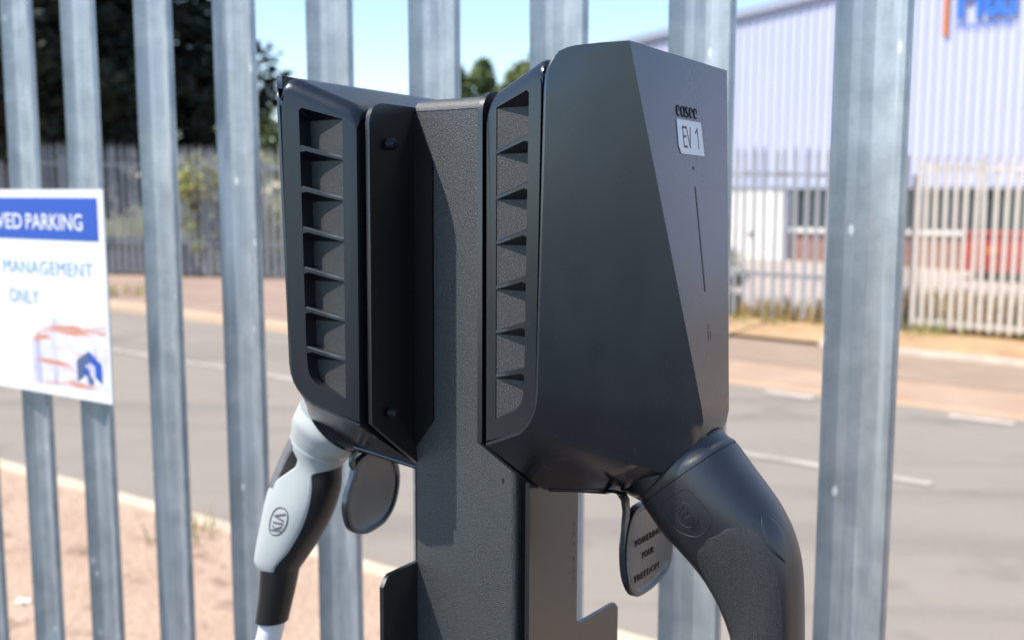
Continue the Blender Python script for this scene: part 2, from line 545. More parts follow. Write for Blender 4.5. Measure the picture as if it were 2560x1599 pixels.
# ------------------------------------------------------------------ palisade fences
def w_profile(width, depth):
    """half-open W section seen from the road's near side: pairs (along, towards viewer)"""
    k = width / 0.0625
    d = depth / 0.0198
    return [(x_ * k, y_ * d) for x_, y_ in ((0, .0198), (.0012, .0182), (.0108, .0083), (.0122, .0073), (.0190, .0063), (.0202, .0058), (.0288, .0006),
                                            (.0306, .0003), (.0570, .0147), (.0586, .0152), (.0600, .0144), (.0625, .0108))]


def pale_mesh(name, width, depth, height, thick, along, toward, zig=(0, 0), tip='splay'):
    """one pressed steel pale; along / toward are unit 2D vectors"""
    prof = w_profile(width, depth)
    n = len(prof)
    back = [(a, d - thick) for a, d in prof]
    ring = prof + back[::-1]

    def at(a, d, z):
        return (a * along[0] + d * toward[0], a * along[1] + d * toward[1], z)
    mb = MB()
    zs = [0.0, height * 0.35, height * 0.7, height]
    rows = [[at(a, d, z) for a, d in ring] for z in zs]
    # pointed, splayed tip
    mid = width / 2
    rows.append([at(mid + (a - mid) * 0.82, d + 0.006, height + 0.05) for a, d in ring])
    rows.append([at(mid + (a - mid) * 0.12, d * .5 + 0.022, height + 0.13) for a, d in ring])
    mb.grid(rows, True)
    m = len(ring)
    mb.f.append(tuple(range((len(rows) - 1) * m, len(rows) * m)))
    me = bpy.data.meshes.new(name)
    me.from_pydata(mb.v, [], mb.f)
    bm = bmesh.new()
    bm.from_mesh(me)
    bmesh.ops.recalc_face_normals(bm, faces=bm.faces)
    bm.to_mesh(me)
    bm.free()
    for p in me.polygons:
        p.use_smooth = True
    me.set_sharp_from_angle(angle=math.radians(40))
    return me


# the near fence: left edges of the pales step along this line
F0 = Vector((-0.6350, 1.5075))
FSTEP = Vector((0.13057, -0.08352))
FDIR = FSTEP.normalized()
FNRM = Vector((-0.5384, -0.8427))
FLIP = FNRM * -0.0198
fence = empty('palisade_fence', Matrix.Translation((F0.x, F0.y, 0.0)))
tag(fence, 'galvanised steel palisade fence of upright ribbed pales close behind the chargers', 'fence')
pm = pale_mesh('pale', 0.0625, 0.0198, 2.27, 0.003, FDIR, FNRM)
pm.materials.append(M['galv'])
for i in list(range(-6, 8)) + [9, 10, 11]:
    o = bpy.data.objects.new('pale', pm)
    COL.objects.link(o)
    o.parent = fence
    q = FSTEP * i
    o.location = (q.x + FLIP.x + random.uniform(-.001, .001), q.y + FLIP.y + random.uniform(-.001, .001), 0.06 + random.uniform(-.004, .004))
    o.rotation_euler = (random.uniform(-.0015, .0015), random.uniform(-.0015, .0015), random.uniform(-0.03, 0.03))
for z in (0.36, 2.14):
    mb = MB()
    a = FSTEP * -7
    b = FSTEP * 11.5
    off = FNRM * -0.026
    off2 = FNRM * -0.032
    off3 = FNRM * -0.075
    rows = []
    for q in (a, b):
        rows.append([(q.x + off.x, q.y + off.y, z), (q.x + off.x, q.y + off.y, z + 0.05), (q.x + off2.x, q.y + off2.y, z + 0.05),
                     (q.x + off2.x, q.y + off2.y, z + 0.006), (q.x + off3.x, q.y + off3.y, z + 0.006), (q.x + off3.x, q.y + off3.y, z)])
    mb.grid(rows, True)
    mb.build('rail', M['galv'], fence)


def far_fence(name, pts, height, pitch, material, label, cat='fence', width=0.06, rails=(0.25, 0.85), lift=0.05, post_every=20):
    """a palisade run along (s, p) points on the far side of the road"""
    (s0, p0), (s1, p1) = pts
    x0, y0, z0 = G(s0, p0)
    root = empty(name, Matrix.Translation((x0, y0, z0)))
    tag(root, label, cat)
    x1, y1, z1 = G(s1, p1)
    d = Vector((x1 - x0, y1 - y0))
    length = d.length
    u = d.normalized()
    nrm = Vector((u.y, -u.x))
    if nrm.dot(Vector((-x0, -y0))) < 0:
        nrm = -nrm
    me = pale_mesh('pale', width, 0.018, height - 0.1, 0.003, u, nrm)
    me.materials.append(material)
    n = int(length / pitch)
    for i in range(n + 1):
        o = bpy.data.objects.new('pale', me)
        COL.objects.link(o)
        o.parent = root
        t = i * pitch
        o.location = (u.x * t, u.y * t, (z1 - z0) * t / length + lift + random.uniform(-.01, .01))
        o.rotation_euler = (random.uniform(-.012, .012), random.uniform(-.012, .012), 0)
    for fr in rails:
        z = height * fr + lift
        mb = MB()
        rows = []
        for t in (0, length):
            q = u * t - nrm * 0.004
            q2 = u * t - nrm * 0.05
            zz = z + (z1 - z0) * t / length
            rows.append([(q.x, q.y, zz - .025), (q.x, q.y, zz + .025), (q2.x, q2.y, zz + .025), (q2.x, q2.y, zz - .025)])
        mb.grid(rows, True)
        mb.build('rail', material, root)
    for i in range(0, n + 1, post_every):
        t = i * pitch
        q = u * t - nrm * 0.11
        zz = (z1 - z0) * t / length
        mb = MB().box(q.x - .04, q.x + .04, q.y - .04, q.y + .04, zz - .1, zz + height * .93)
        mb.build('post', material, root)
    return root


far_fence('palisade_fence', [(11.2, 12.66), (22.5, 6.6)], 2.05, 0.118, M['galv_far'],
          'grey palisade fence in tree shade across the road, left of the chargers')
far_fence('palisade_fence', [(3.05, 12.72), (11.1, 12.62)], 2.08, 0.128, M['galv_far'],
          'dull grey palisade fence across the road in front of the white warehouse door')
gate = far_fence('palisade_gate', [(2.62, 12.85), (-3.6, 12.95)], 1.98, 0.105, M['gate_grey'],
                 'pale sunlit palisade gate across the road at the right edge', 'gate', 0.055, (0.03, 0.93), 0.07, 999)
mb = MB()
x, y, z = G(2.78, 12.82)
xx, yy, zz0 = G(2.62, 12.85)
mb.box(x - xx - .07, x - xx + .07, y - yy - .07, y - yy + .07, z - zz0 - .1, z - zz0 + 2.06)
mb.build('gate_post', M['galv_far'], gate)

# ------------------------------------------------------------------ the warehouse across the road
WP = 23.0
bx, by, bz0 = V(12.2, WP, 0.0)
wh = empty('warehouse', Matrix.Translation((bx, by, 0.0)))
tag(wh, 'white profiled metal warehouse with brick base and blue lettering across the road', 'building')


def W(s, p, z):
    x, y, z = V(s, p, z)
    return (x - bx, y - by, z)


def eave(s):
    return 5.16 + 0.143 * (12.2 - s) if s > -4 else 5.16 + 0.143 * 16.2 - 0.143 * (-4 - s)


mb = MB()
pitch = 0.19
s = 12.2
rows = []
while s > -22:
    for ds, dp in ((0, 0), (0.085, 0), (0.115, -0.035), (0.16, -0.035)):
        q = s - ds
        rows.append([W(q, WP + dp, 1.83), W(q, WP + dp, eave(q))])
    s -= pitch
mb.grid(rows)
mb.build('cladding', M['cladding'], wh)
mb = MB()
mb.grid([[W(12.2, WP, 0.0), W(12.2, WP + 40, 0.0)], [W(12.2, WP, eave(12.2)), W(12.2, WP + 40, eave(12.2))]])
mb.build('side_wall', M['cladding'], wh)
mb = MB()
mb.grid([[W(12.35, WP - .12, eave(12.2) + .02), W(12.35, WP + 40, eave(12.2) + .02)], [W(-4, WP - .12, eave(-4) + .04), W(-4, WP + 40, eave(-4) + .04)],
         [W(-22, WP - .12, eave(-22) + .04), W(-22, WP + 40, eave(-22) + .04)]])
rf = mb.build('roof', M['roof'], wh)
mb = MB()
for q0, q1 in ((12.35, -4), (-4, -22)):
    mb.grid([[W(q0, WP - .13, eave(min(q0, 12.2)) - .12), W(q0, WP - .13, eave(min(q0, 12.2)) + .05)], [W(q1, WP - .13, eave(q1) - .12), W(q1, WP - .13, eave(q1) + .05)]])
mb.build('fascia', M['roof'], rf)
mb = MB()
mb.grid([[W(7.3, WP + .02, -0.8), W(7.3, WP + .02, .88)], [W(-22, WP + .02, -0.8), W(-22, WP + .02, .88)]])
mb.build('brick_wall', M['brick'], wh)
mb = MB()
mb.grid([[W(12.2, WP + .02, -0.5), W(12.2, WP + .02, 1.83)], [W(8.75, WP + .02, -0.5), W(8.75, WP + .02, 1.83)]])
mb.build('brick_wall', M['brick'], wh)
mb = MB()
pr = [(W(12.2, WP - .05, 1.76)), (W(12.2, WP - .05, 1.86)), (W(12.2, WP + .05, 1.86))]
mb.grid([[W(q, WP - .06, 1.77), W(q, WP - .06, 1.86), W(q, WP + .03, 1.86)] for q in (12.2, -22)])
mb.build('drip_flashing', M['roof'], wh)
mb = MB()
mb.grid([[W(q, WP - .07, .82), W(q, WP - .07, .91), W(q, WP + .04, .91)] for q in (7.3, -22)])
mb.build('window_sill', M['white_paint'], wh)
# white door, in planks, with a lever
for k in range(5):
    s0 = 8.72 - k * 0.262
    mb = MB()
    a, b = W(s0, WP - .03, 0), W(s0 - .255, WP - .03, 0)
    mb.grid([[W(s0, WP - .03, -.4), W(s0, WP - .03, 1.74)], [W(s0 - .255, WP - .03, -.4), W(s0 - .255, WP - .03, 1.74)]])
    mb.build('door_panel', M['white_paint'], wh)
mb = MB()
c = W(8.2, WP - .05, .75)
mb.box(c[0] - .05, c[0] + .05, c[1] - .05, c[1] + .02, c[2] - .05, c[2] + .05)
mb.build('door_lock', M['dark'], wh)
mb = MB()
mb.grid([[W(8.75, WP + .0, -.5), W(8.75, WP + .0, 1.83)], [W(7.36, WP + .0, -.5), W(7.36, WP + .0, 1.83)]])
mb.build('door_recess', M['roof'], wh)
s = 7.25
while s > -8:
    mb = MB()
    mb.grid([[W(s, WP + .05, .91), W(s, WP + .05, 1.78)], [W(s - .86, WP + .05, .91), W(s - .86, WP + .05, 1.78)]])
    pane = mb.build('window_pane', M['glass'], wh)
    mb = MB()
    mb.grid([[W(s - .86, WP + .02, .91), W(s - .86, WP + .02, 1.78)], [W(s - .90, WP + .02, .91), W(s - .90, WP + .02, 1.78)]])
    mb.build('mullion', M['galv_far'], pane)
    s -= 0.9
# lettering on the cladding
SP = WP - 0.06


def on_wall(s_left, s_right, z0, z1, pp):
    return lambda u, v, h: W(s_left + (s_right - s_left) * u, pp - h, z0 + (z1 - z0) * v)


mb = MB()
mb.grid([[W(4.30, SP, 4.83), W(4.30, SP, 6.5)], [W(4.20, SP, 4.83), W(4.20, SP, 6.5)]])
mb.build('sign_bar', M['orange'], wh)
mb = MB()
letters(mb, 'H&I', on_wall(4.03, 2.95, 5.13, 6.05, SP), 0.03, 0.03)
mb.build('sign_lettering', M['wall_blue'], wh)
mb = MB()
for k in range(13):
    q = 4.03 - k * 0.083
    mb.grid([[W(q, SP, 4.98), W(q, SP, 5.045)], [W(q - .055, SP, 4.98), W(q - .055, SP, 5.045)]])
mb.build('sign_small_line', M['wall_blue'], wh)

# red container in the yard
rx, ry, rz = G(3.30, 20.6, 0.02)
rc = empty('red_container', Matrix.Translation((rx, ry, rz)))
tag(rc, 'faded red steel container with dark base in the yard behind the gate', 'container')


def RC(s, p, z):
    x, y, _ = V(s, p, 0)
    return (x, y, z)


mb = MB()
prof_lo = [(0.10, 0.05), (-3.0, 0.05), (-3.0, 1.45), (0.10, 1.45)]
prof_hi = [(0.0, 0.0), (-3.1, 0.0), (-3.1, 1.5), (0.0, 1.5)]
mb.grid([[RC(-a + 0, b, 0.16) for a, b in prof_lo], [RC(-a, b, 0.42) for a, b in prof_hi], [RC(-a, b, 0.86) for a, b in prof_hi]][::1], True)
rcb = mb
rcb.v = [(-1 * (v[0]) if False else v[0], v[1], v[2]) for v in rcb.v]
# flip so that it extends to the right (negative s)
rcb.v = []
rcb.f = []
rcb.grid([[RC(a - .0, b, 0.16) for a, b in prof_lo], [RC(a, b, 0.42) for a, b in prof_hi], [RC(a, b, 0.86) for a, b in prof_hi]], True)
rcb.f.append((8, 9, 10, 11))
rcb.build('body', M['red'], rc)
mb = MB()
mb.tube([RC(0.03, -.03, .86), RC(-3.1, -.03, .86)], 0.035, 8)
mb.build('rim', M['red'], rc)
for k in range(4):
    mb = MB()
    a = -0.25 - k * 0.75
    mb.grid([[RC(a, -.03, .2), RC(a, -.04, .84)], [RC(a - .08, -.03, .2), RC(a - .08, -.04, .84)]])
    mb.build('rib', M['red'], rc)
mb = MB()
mb.grid([[RC(-.12, .1, 0), RC(-2.9, .1, 0), RC(-2.9, 1.4, 0), RC(-.12, 1.4, 0)], [RC(-.12, .1, .17), RC(-2.9, .1, .17), RC(-2.9, 1.4, .17), RC(-.12, 1.4, .17)]], True)
mb.build('base', M['dark'], rc)
mb = MB()
mb.grid([[RC(-.42, -.05, .5), RC(-.42, -.05, .62)], [RC(-.56, -.05, .5), RC(-.56, -.05, .62)]])
mb.build('marker_plate', M['yellow'], rc)


# ------------------------------------------------------------------ trees and shrubs
def leaf_cloud(mb, centre, rad, n, size, stretch=(1, 1, 1), droop=0.0):
    cx, cy, cz = centre
    for _ in range(n):
        while True:
            x, y, z = random.uniform(-1, 1), random.uniform(-1, 1), random.uniform(-1, 1)
            if 0.15 < x * x + y * y + z * z < 1:
                break
        p = Vector((cx + x * rad * stretch[0], cy + y * rad * stretch[1], cz + z * rad * stretch[2]))
        a = Vector((random.gauss(0, 1), random.gauss(0, 1), random.gauss(0, .6) - droop)).normalized()
        b = a.cross(Vector((random.gauss(0, 1), random.gauss(0, 1), random.gauss(0, 1)))).normalized()
        l = size * random.uniform(.6, 1.4)
        w = l * 0.42
        mb.add([p - a * l, p + b * w, p + a * l, p - b * w], [(0, 1, 2, 3)])


def conifer(s, p, height, spread, label, seed, lean=0.0, low=1.2):
    random.seed(seed)
    x, y, z = G(s, p)
    root = empty('conifer_tree', Matrix.Translation((x, y, z)))
    tag(root, label, 'tree', 'dark conifers behind the left far fence')
    mb = MB()
    mb.tube([(0, 0, -.2), (.05, .02, height * .3), (.02, .05, height * .65), (0, 0, height)], [.30, .22, .13, .03], 9)
    for k in range(16):
        t = random.uniform(.12, .8)
        a = random.uniform(0, 6.28)
        l = spread * (1 - t * .75) * random.uniform(.7, 1)
        mb.tube([(0, 0, height * t), (l * .5 * math.cos(a), l * .5 * math.sin(a), height * t + .1), (l * math.cos(a), l * math.sin(a), height * t + .3)], [.06, .04, .01], 5)
    mb.build('trunk', M['bark'], root, 40)
    mb = MB()
    z_ = low
    while z_ < height:
        t = (z_ - low) / (height - low)
        r = spread * (1 - t) ** .42 * (0.85 + .2 * math.sin(z_ * 2.1)) + .15
        k = max(5, int(11 * r))
        for j in range(k):
            a = j * 6.283 / k + random.uniform(-.3, .3)
            rr = r * random.uniform(.35, 1.0)
            leaf_cloud(mb, (rr * math.cos(a) + lean * t, rr * math.sin(a), z_ + random.uniform(-.3, .3)), .42 * random.uniform(.6, 1.3), 60, .13, (1.25, 1.25, .6), -.1)
        z_ += .42
    mb.build('crown', M['needle'], root, fix=False)


conifer(22.2, 13.8, 11.5, 2.7, 'very dark conifer furthest to the left behind the far fence', 3)
conifer(20.2, 14.4, 12.5, 2.7, 'tall dark conifer, the middle one behind the left far fence', 4)
conifer(19.2, 15.6, 12.5, 2.35, 'dark conifer nearest the chargers, its edge against bright sky', 5, low=2.3)
conifer(17.6, 10.9, 10.0, 2.7, 'dark conifer overhanging the left far fence behind the parking sign', 6, low=2.2)


def broadleaf(s, p, height, rad, n, size, material, label, seed, group=None, name='broadleaf_tree', cat='tree', blobs=22):
    random.seed(seed)
    x, y, z = G(s, p)
    root = empty(name, Matrix.Translation((x, y, z)))
    tag(root, label, cat, group)
    mb = MB()
    hgt = height - rad
    mb.tube([(0, 0, -.2), (.03, 0, hgt * .5), (0, .05, hgt)], [rad * .10, rad * .07, rad * .04], 7)
    for k in range(7):
        a = random.uniform(0, 6.28)
        mb.tube([(0, 0, hgt * .6), (rad * .4 * math.cos(a), rad * .4 * math.sin(a), hgt), (rad * .75 * math.cos(a), rad * .75 * math.sin(a), hgt + rad * .35)], [rad * .04, rad * .03, rad * .01], 5)
    mb.build('trunk', M['bark'], root, 40)
    mb = MB()
    for k in range(blobs):
        a = random.uniform(0, 6.28)
        b = random.uniform(-.95, 1) if cat == 'tree' else random.uniform(-1.3, 1)
        rr = rad * random.uniform(.3, .75) * math.sqrt(max(.3 if cat == 'shrub' else .1, 1 - b * b * .7))
        leaf_cloud(mb, (rr * math.cos(a), rr * math.sin(a), hgt + b * rad * .75), rad * random.uniform(.18, .42), n // blobs, size)
    mb.build('crown', material, root, fix=False)


broadleaf(22.2, 21.5, 3.6, 1.1, 2200, .10, M['leaf'], 'small sunlit green tree just right of the dark conifers', 11)
broadleaf(30.5, 44, 7.7, 1.6, 3000, .22, M['leaf_far'], 'distant slim grey-green treetop above the middle of the post', 12, 'distant treetops')
broadleaf(28.0, 44, 7.4, 2.0, 3600, .22, M['leaf'], 'distant rounded treetop just left of the right charger', 13, 'distant treetops')
broadleaf(26.6, 44, 8.0, 2.0, 3600, .22, M['leaf'], 'distant leafy treetop half hidden behind the right charger', 14, 'distant treetops')
broadleaf(13.6, 11.85, 2.0, .95, 3600, .055, M['broom'], 'yellow-green flowering shrub among the shaded left fence rails, between two near pales', 15, None, 'flowering_shrub', 'shrub')
broadleaf(13.25, 13.0, 2.1, .8, 2400, .06, M['broom'], 'yellow-green shrub behind the fence beside the left charger', 16, None, 'flowering_shrub', 'shrub')
broadleaf(5.0, 12.95, .85, .42, 1800, .05, M['bush'], 'fresh green bush at the fence foot beside the right charger', 17, None, 'green_bush', 'shrub')

random.seed(21)
mb = MB()
for _ in range(70):
    s_, p_ = random.uniform(24, 62), random.uniform(47, 56)
    x_, y_, z_ = G(s_, p_)
    leaf_cloud(mb, (x_, y_, z_ + random.uniform(.6, 4.6)), random.uniform(1.2, 2.2), 130, .26)
tag(mb.build('distant_wood', M['leaf_far'], fix=False), 'low band of distant green trees beyond the road on the horizon', 'trees', kind='stuff')

# ------------------------------------------------------------------ the parking sign on the near fence
def onfence(along, z, out):
    return (F0.x + FDIR.x * along + FNRM.x * out, F0.y + FDIR.y * along + FNRM.y * out, z)


SG_R, SG_W, SG_B, SG_H = 0.0808, 0.42, 1.399, 0.305
sgx, sgy, _ = onfence(SG_R - SG_W / 2, 0, .006)
sign = empty('parking_sign', Matrix.Translation((sgx, sgy, SG_B)))
tag(sign, 'white parking sign with blue heading fixed to the left end of the near fence', 'sign')


def SG(u, v, out=0.036):
    """u, v from the lower right corner of the board, in metres to the left and up"""
    p = onfence(SG_R - u, SG_B + v, out - 0.030)
    return (p[0] - sgx, p[1] - sgy, p[2] - SG_B)


mb = MB()
mb.prism([(0, 0), (SG_W, 0), (SG_W, SG_H), (0, SG_H)], lambda u, v: SG(u, v, .033), lambda u, v: SG(u, v, .036))
board = mb.build('board', M['sign_white'], sign)
mb = MB()
mb.prism([(.0137, .2324), (SG_W - .0137, .2324), (SG_W - .0137, .2928), (.0137, .2928)], lambda u, v: SG(u, v, .0361), lambda u, v: SG(u, v, .0368))
mb.build('heading_band', M['blue'], sign)


def onsign(u0, u1, v0, v1, out):
    return lambda u, v, h: SG(u0 + (u1 - u0) * u, v0 + (v1 - v0) * v, out + h)


mb = MB()
letters(mb, 'RESERVED', onsign(.353, .1925, .2463, .2700, .0372), offset=.012)
letters(mb, 'PARKING', onsign(.1825, .0472, .2463, .2700, .0372), offset=.012)
mb.build('heading_lettering', M['sign_white'], sign)
mb = MB()
letters(mb, 'MANAGEMENT', onsign(.2485, .0305, .1800, .2000, .0365), offset=.0, space=1.1)
mb.build('small_lettering', M['signblue_text'], sign)
mb = MB()
letters(mb, 'ONLY', onsign(.2365, .163, .1345, .1560, .0365), offset=.0, space=1.1)
mb.build('small_lettering', M['signblue_text'], sign)
# the printed picture of racking, in flat colour patches
mb = MB()
mb.add([SG(u, v, .0364) for u, v in ((.008, .017), (.187, .015), (.187, .078), (.140, .1165), (.007, .1165))], [(0, 1, 2, 3, 4)])
mb.build('printed_picture', M['picture'], sign)
mb = MB()
mb.add([SG(u, v, .0372) for u, v in ((.0765, .0270), (.0765, .0585), (.0475, .0735), (.0475, .058), (.061, .051), (.061, .036))], [(0, 1, 2, 3, 4, 5)])
mb.build('emblem', M['navy'], sign)
mb = MB()
mb.add([SG(u, v, .0372) for u, v in ((.0475, .058), (.0475, .0735), (.0195, .0565), (.0195, .0275), (.035, .036), (.035, .052))], [(0, 1, 2, 3, 4, 5)])
mb.build('emblem', M['blue'], sign)
mb = MB()
mb.add([SG(u, v, .0374) for u, v in ((.0595, .039), (.0595, .052), (.049, .046), (.049, .032))], [(0, 1, 2, 3)])
mb.build('emblem', M['blue'], sign)
mb = MB()
mb.add([SG(u, v, .0376) for u, v in ((.053, .030), (.045, .038), (.038, .031), (.045, .024))], [(0, 1, 2, 3)])
mb.build('emblem', M['navy'], sign)
for u, v in ((.30, .298), (.30, .008)):
    mb = MB()
    c = SG(u, v, .036)
    mb.tube([SG(u, v, .0361), SG(u, v, .0385)], .004, 10)
    mb.build('rivet', M['sign_white'], sign)

# ------------------------------------------------------------------ the charging post and its two chargers
SC = 0.785
CP, SP_ = math.cos(PITCH), math.sin(PITCH)
WC = Matrix(((1, 0, 0), (0, CP, SP_), (0, -SP_, CP)))
RM = Matrix(((0.8390332, -0.5440598, 0.0047151), (-0.5406644, -0.8347038, -0.1046495), (-0.0608713, -0.0852551, 0.9944980)))
RW = WC @ RM
O_R = Vector((0, 0, EYE)) + WC @ (Vector((-0.0107311, 0.7123163, 0.1158917)) * SC)
O_L = Vector((0, 0, EYE)) + WC @ (Vector((-0.1289720, 0.7930006, 0.1237955)) * SC)
MR = Matrix.Translation(O_R) @ RW.to_4x4()
ML = Matrix.Translation(O_L) @ RW.to_4x4()
BC = -105.0
K = SC / 1000.0
TS = 0.3587                                       # flare of the side faces


def maker(sg):
    """local millimetres (a out of the post, b towards the viewer, z up) to metres"""
    return lambda a, b, z: (sg * a * K, b * K, z * K)


def mirror_b(b):
    return 2 * BC - b


def charger(mtx, sg, label):
    T = maker(sg)
    root = empty('ev_charger', mtx)
    tag(root, label, 'charger', 'chargers on the post')

    EF = 45.4 if sg > 0 else 47.0

    # ---- chassis: top, sides with an opening, back
    def ztop(a):
        z = 43.0 + (.355 if sg > 0 else .445) * a
        if a < -3:
            z -= {-10.5: 8.0, -9.5: 4.2, -8: 2.0, -5.5: .6}.get(a, 0)
        z -= {42.5: .5, 44.5: 1.6, 46.0: 3.6, 47.0: 7.0}.get(a, 0)
        return z
    st = [-10.5, -9.5, -8, -5.5, -3, 8, 20, 32, 39, 42.5, 44.5, 46.0, 47.0]
    R = 13.0
    rows = []
    for a in st:
        zt = ztop(a)
        bn = TS * a
        prof = []
        for k in range(8):
            t = k / 7 * math.pi / 2
            prof.append((bn - R + R * math.cos(t), zt - R + R * math.sin(t)))
        full = prof + [(mirror_b(b), z) for b, z in reversed(prof)]
        rows.append([T(a, b, z) for b, z in full])
    mb = MB()
    mb.grid(rows)
    bot = [(42.3, -163.5), (41.2, -171.9), (39.2, -176.6), (36.9, -180.4), (30.2, -187.5), (23.2, -191.9), (9.4, -197.4), (-10.5, -204.4)]
    top = [(a, ztop(a) - R) for a in st if a < 45]
    outer = top + [(EF, 40), (EF, 28), (EF - 2.6, -118)] + bot
    hole = [(0, 28.9), (31.5, 28.9 + .285 * 31.5), (33.6, 36.0), (33.4, 20), (30.6, -150), (30.2, -157), (29.3, -166), (27, -171), (23, -175.6), (0, -186.3)]
    pl = [[Vector((a, z, 0)) for a, z in outer], [Vector((a, z, 0)) for a, z in hole]]
    tri = tessellate_polygon(pl)
    allp = outer + hole
    for near in (True, False):
        fb = (lambda a: TS * a) if near else (lambda a: mirror_b(TS * a))
        mb.add([T(a, fb(a), z) for a, z in allp], [tuple(t) for t in tri])
        # inner walls of the opening and the returned front edge
        n = len(hole)
        ins = -1.0 if near else mirror_b(-1.0)
        mb.add([T(a, fb(a), z) for a, z in hole] + [T(a, ins, z) for a, z in hole], [(i, (i + 1) % n, (i + 1) % n + n, i + n) for i in range(n)])
        edge = [(EF, 40), (EF, 28), (EF - 2.6, -118)] + bot
        sgn = -7 if near else 7
        mb.add([T(a, fb(a), z) for a, z in edge] + [T(a, fb(a) + sgn, z) for a, z in edge],
               [(i, i + 1, i + 1 + len(edge), i + len(edge)) for i in range(len(edge) - 1)])
    mb.add([T(-10.5, -3.77, 20), T(-10.5, mirror_b(-3.77), 20), T(-10.5, mirror_b(-3.77), -203), T(-10.5, -3.77, -203)], [(0, 1, 2, 3)])
    mb.build('chassis', M['frame'], root, 32)

    # ---- vent backing and fins
    for near in (True, False):
        nb = (lambda b: b) if near else mirror_b
        mb = MB()
        mb.prism([(-.5, 31), (34.5, 31), (34.5, -160), (28, -178), (-.5, -188)], lambda a, z: T(a, nb(-0.6), z), lambda a, z: T(a, nb(-3.0), z))
        mb.build('vent_backing', M['grain'], root)
        for k in range(-1, 7):
            if k == -1:
                continue
            zb = 0 - 31.0 * k if k >= 0 else 0
            if k == 6:
                break
            fr = 33.4 - .55 * k
            t0, t1 = 2.3, 3.2
            # outer edge on the side face (slightly below it), inner edge at the floor
            rows = []
            for q in (0.0, .12, .5, .86, .96, 1.0):
                a = fr * q
                zt_ = zb + .285 * a
                th = t0 + (t1 - t0) * q + (2.6 * max(0, (q - .86) / .14) ** 2 if q > .86 else 0)
                zu = zb - t0 + 0.0
                bo = TS * a - .15
                rows.append([T(a, nb(-.6), zt_ + .6), T(a, nb(bo - .9 if bo > .9 else bo), zt_ + .4), T(a, nb(bo), zt_ - .5), T(a, nb(bo), zt_ - th), T(a, nb(-.6), min(zu, zt_ - th))])
            mb = MB()
            mb.grid(rows, True)
            mb.build('vent_fin', M['frame'], root, 30)
        # the ceiling of the top pocket
        mb = MB()
        rows = []
        for q in (0.0, .5, .94, 1.0):
            a = 33.4 * q
            rows.append([T(a, nb(TS * a - .2), 28.9 + .285 * a - (3.0 if q == 1.0 else 0)), T(a, nb(-.6), 28.6)])
        mb.grid(rows)
        mb.build('vent_hood', M['frame'], root)

    # ---- front cover
    corner = [(76, -6.7, 67.1), (64.0, 4.65, 64.8), (60.3, 8.2, 63.5), (57.0, 11.33, 61.4), (54.6, 13.6, 58.2), (52.9, 15.26, 54.2), (51.7, 16.4, 50.2), (50.96, 17.1, 45.9)]
    if sg < 0:
        corner = [(76, -6.7, 64.4), (66, 2.7, 60.6), (61, 7.5, 57.4), (57.5, 10.8, 54), (55, 13.3, 50.4), (53, 15.1, 46.6), (51.7, 16.4, 43), (50.96, 17.1, 39.6)]
    rim = [(50.4, 37), (50.1, 27.7), (49.0, -10), (47.4, -64), (45.7, -117.6), (44.6, -160)]
    low = [(43.6, -168), (41.5, -174.7), (38.6, -180.2), (34.4, -185.7), (26.2, -192.7), (9.2, -199.8), (-10.3, -207.6)]

    def ridge(t):
        z = 69 - 259 * t
        soft = 0.0 if sg > 0 else 5.5 * max(0.0, 1 - t * 1.3)
        return (90 + 33 * t - soft, -20 - 62 * t + soft * .8, z - soft * .12)
    # where each rim station ends on the ridge
    rt = [0, 0, 0, 0, 0, .004, .012, .03, .06, .105, .26, .49, .72, .955]
    cc = (97.0, BC, -228.0)
    ax = Vector((.655, 0, .756))            # up along the socket face, in (a, b, z)

    def arc(deg, r=40.5):
        t = math.radians(deg)
        q = Vector(cc) + ax * (r * math.cos(t)) + Vector((0, 1, 0)) * (r * math.sin(t))
        return (q.x, q.y, q.z)
    ends = [ridge(t) for t in rt]
    lows = [(122.3, -80.6, -188), (120.2, -80.3, -197), arc(45), arc(64), arc(84), (52, -84, -250.4), (-10.5, -84, -258)]
    top_pts = [(57.0, 11.33, 61.4), (60.3, 8.2, 63.5), (64, 4.65, 64.8), (76, -6.7, 67.1), ridge(0)]
    if sg < 0:
        top_pts = [corner[3], corner[2], corner[1], corner[0], ridge(0)]
    NC = 12
    rows = []
    rimpts = corner + [(a, TS * a, z) for a, z in rim + low]
    NR = len(corner) + len(rim)
    alle = ends + lows
    for r0, e in zip(rimpts, alle):
        rows.append([[r0[j] + (e[j] - r0[j]) * k / NC for j in range(3)] for k in range(NC + 1)])
    cover = MB()
    for near in (True, False):
        nb = (lambda b: b) if near else mirror_b
        # returned rim strip, then the facet
        strip = []
        for i, (a, b, z) in enumerate(rimpts):
            if i < len(corner):
                q = i / (len(corner) - 1)
                da, dz = -2.0 * q - .8 * (1 - q), -2.0 * (1 - q)
            elif i < NR:
                da, dz = -2.0, 0
            else:
                da, dz = (-1.6, 1.2) if i < NR + 3 else (-.6, 1.9)
            strip.append((a + da, b + TS * da + (.8 if i < len(corner) else 0), z + dz))
        deep = [(a, b - (4 if i < len(corner) else 9), z - (5 if i < len(corner) else 0)) for i, (a, b, z) in enumerate(strip)]
        cover.grid([[T(p[0], nb(p[1]), p[2]) for p in deep], [T(p[0], nb(p[1]), p[2]) for p in strip], [T(p[0], nb(p[1]), p[2]) for p in rimpts]])
        cover.grid([[T(p[0], nb(p[1]), p[2]) for p in row] for row in rows])
    # front panel between the two ridges
    pr_ = []
    for i in range(len(rt)):
        e = ends[i]
        pr_.append([T(e[0], e[1] + (mirror_b(e[1]) - e[1]) * k / 8, e[2]) for k in range(9)])
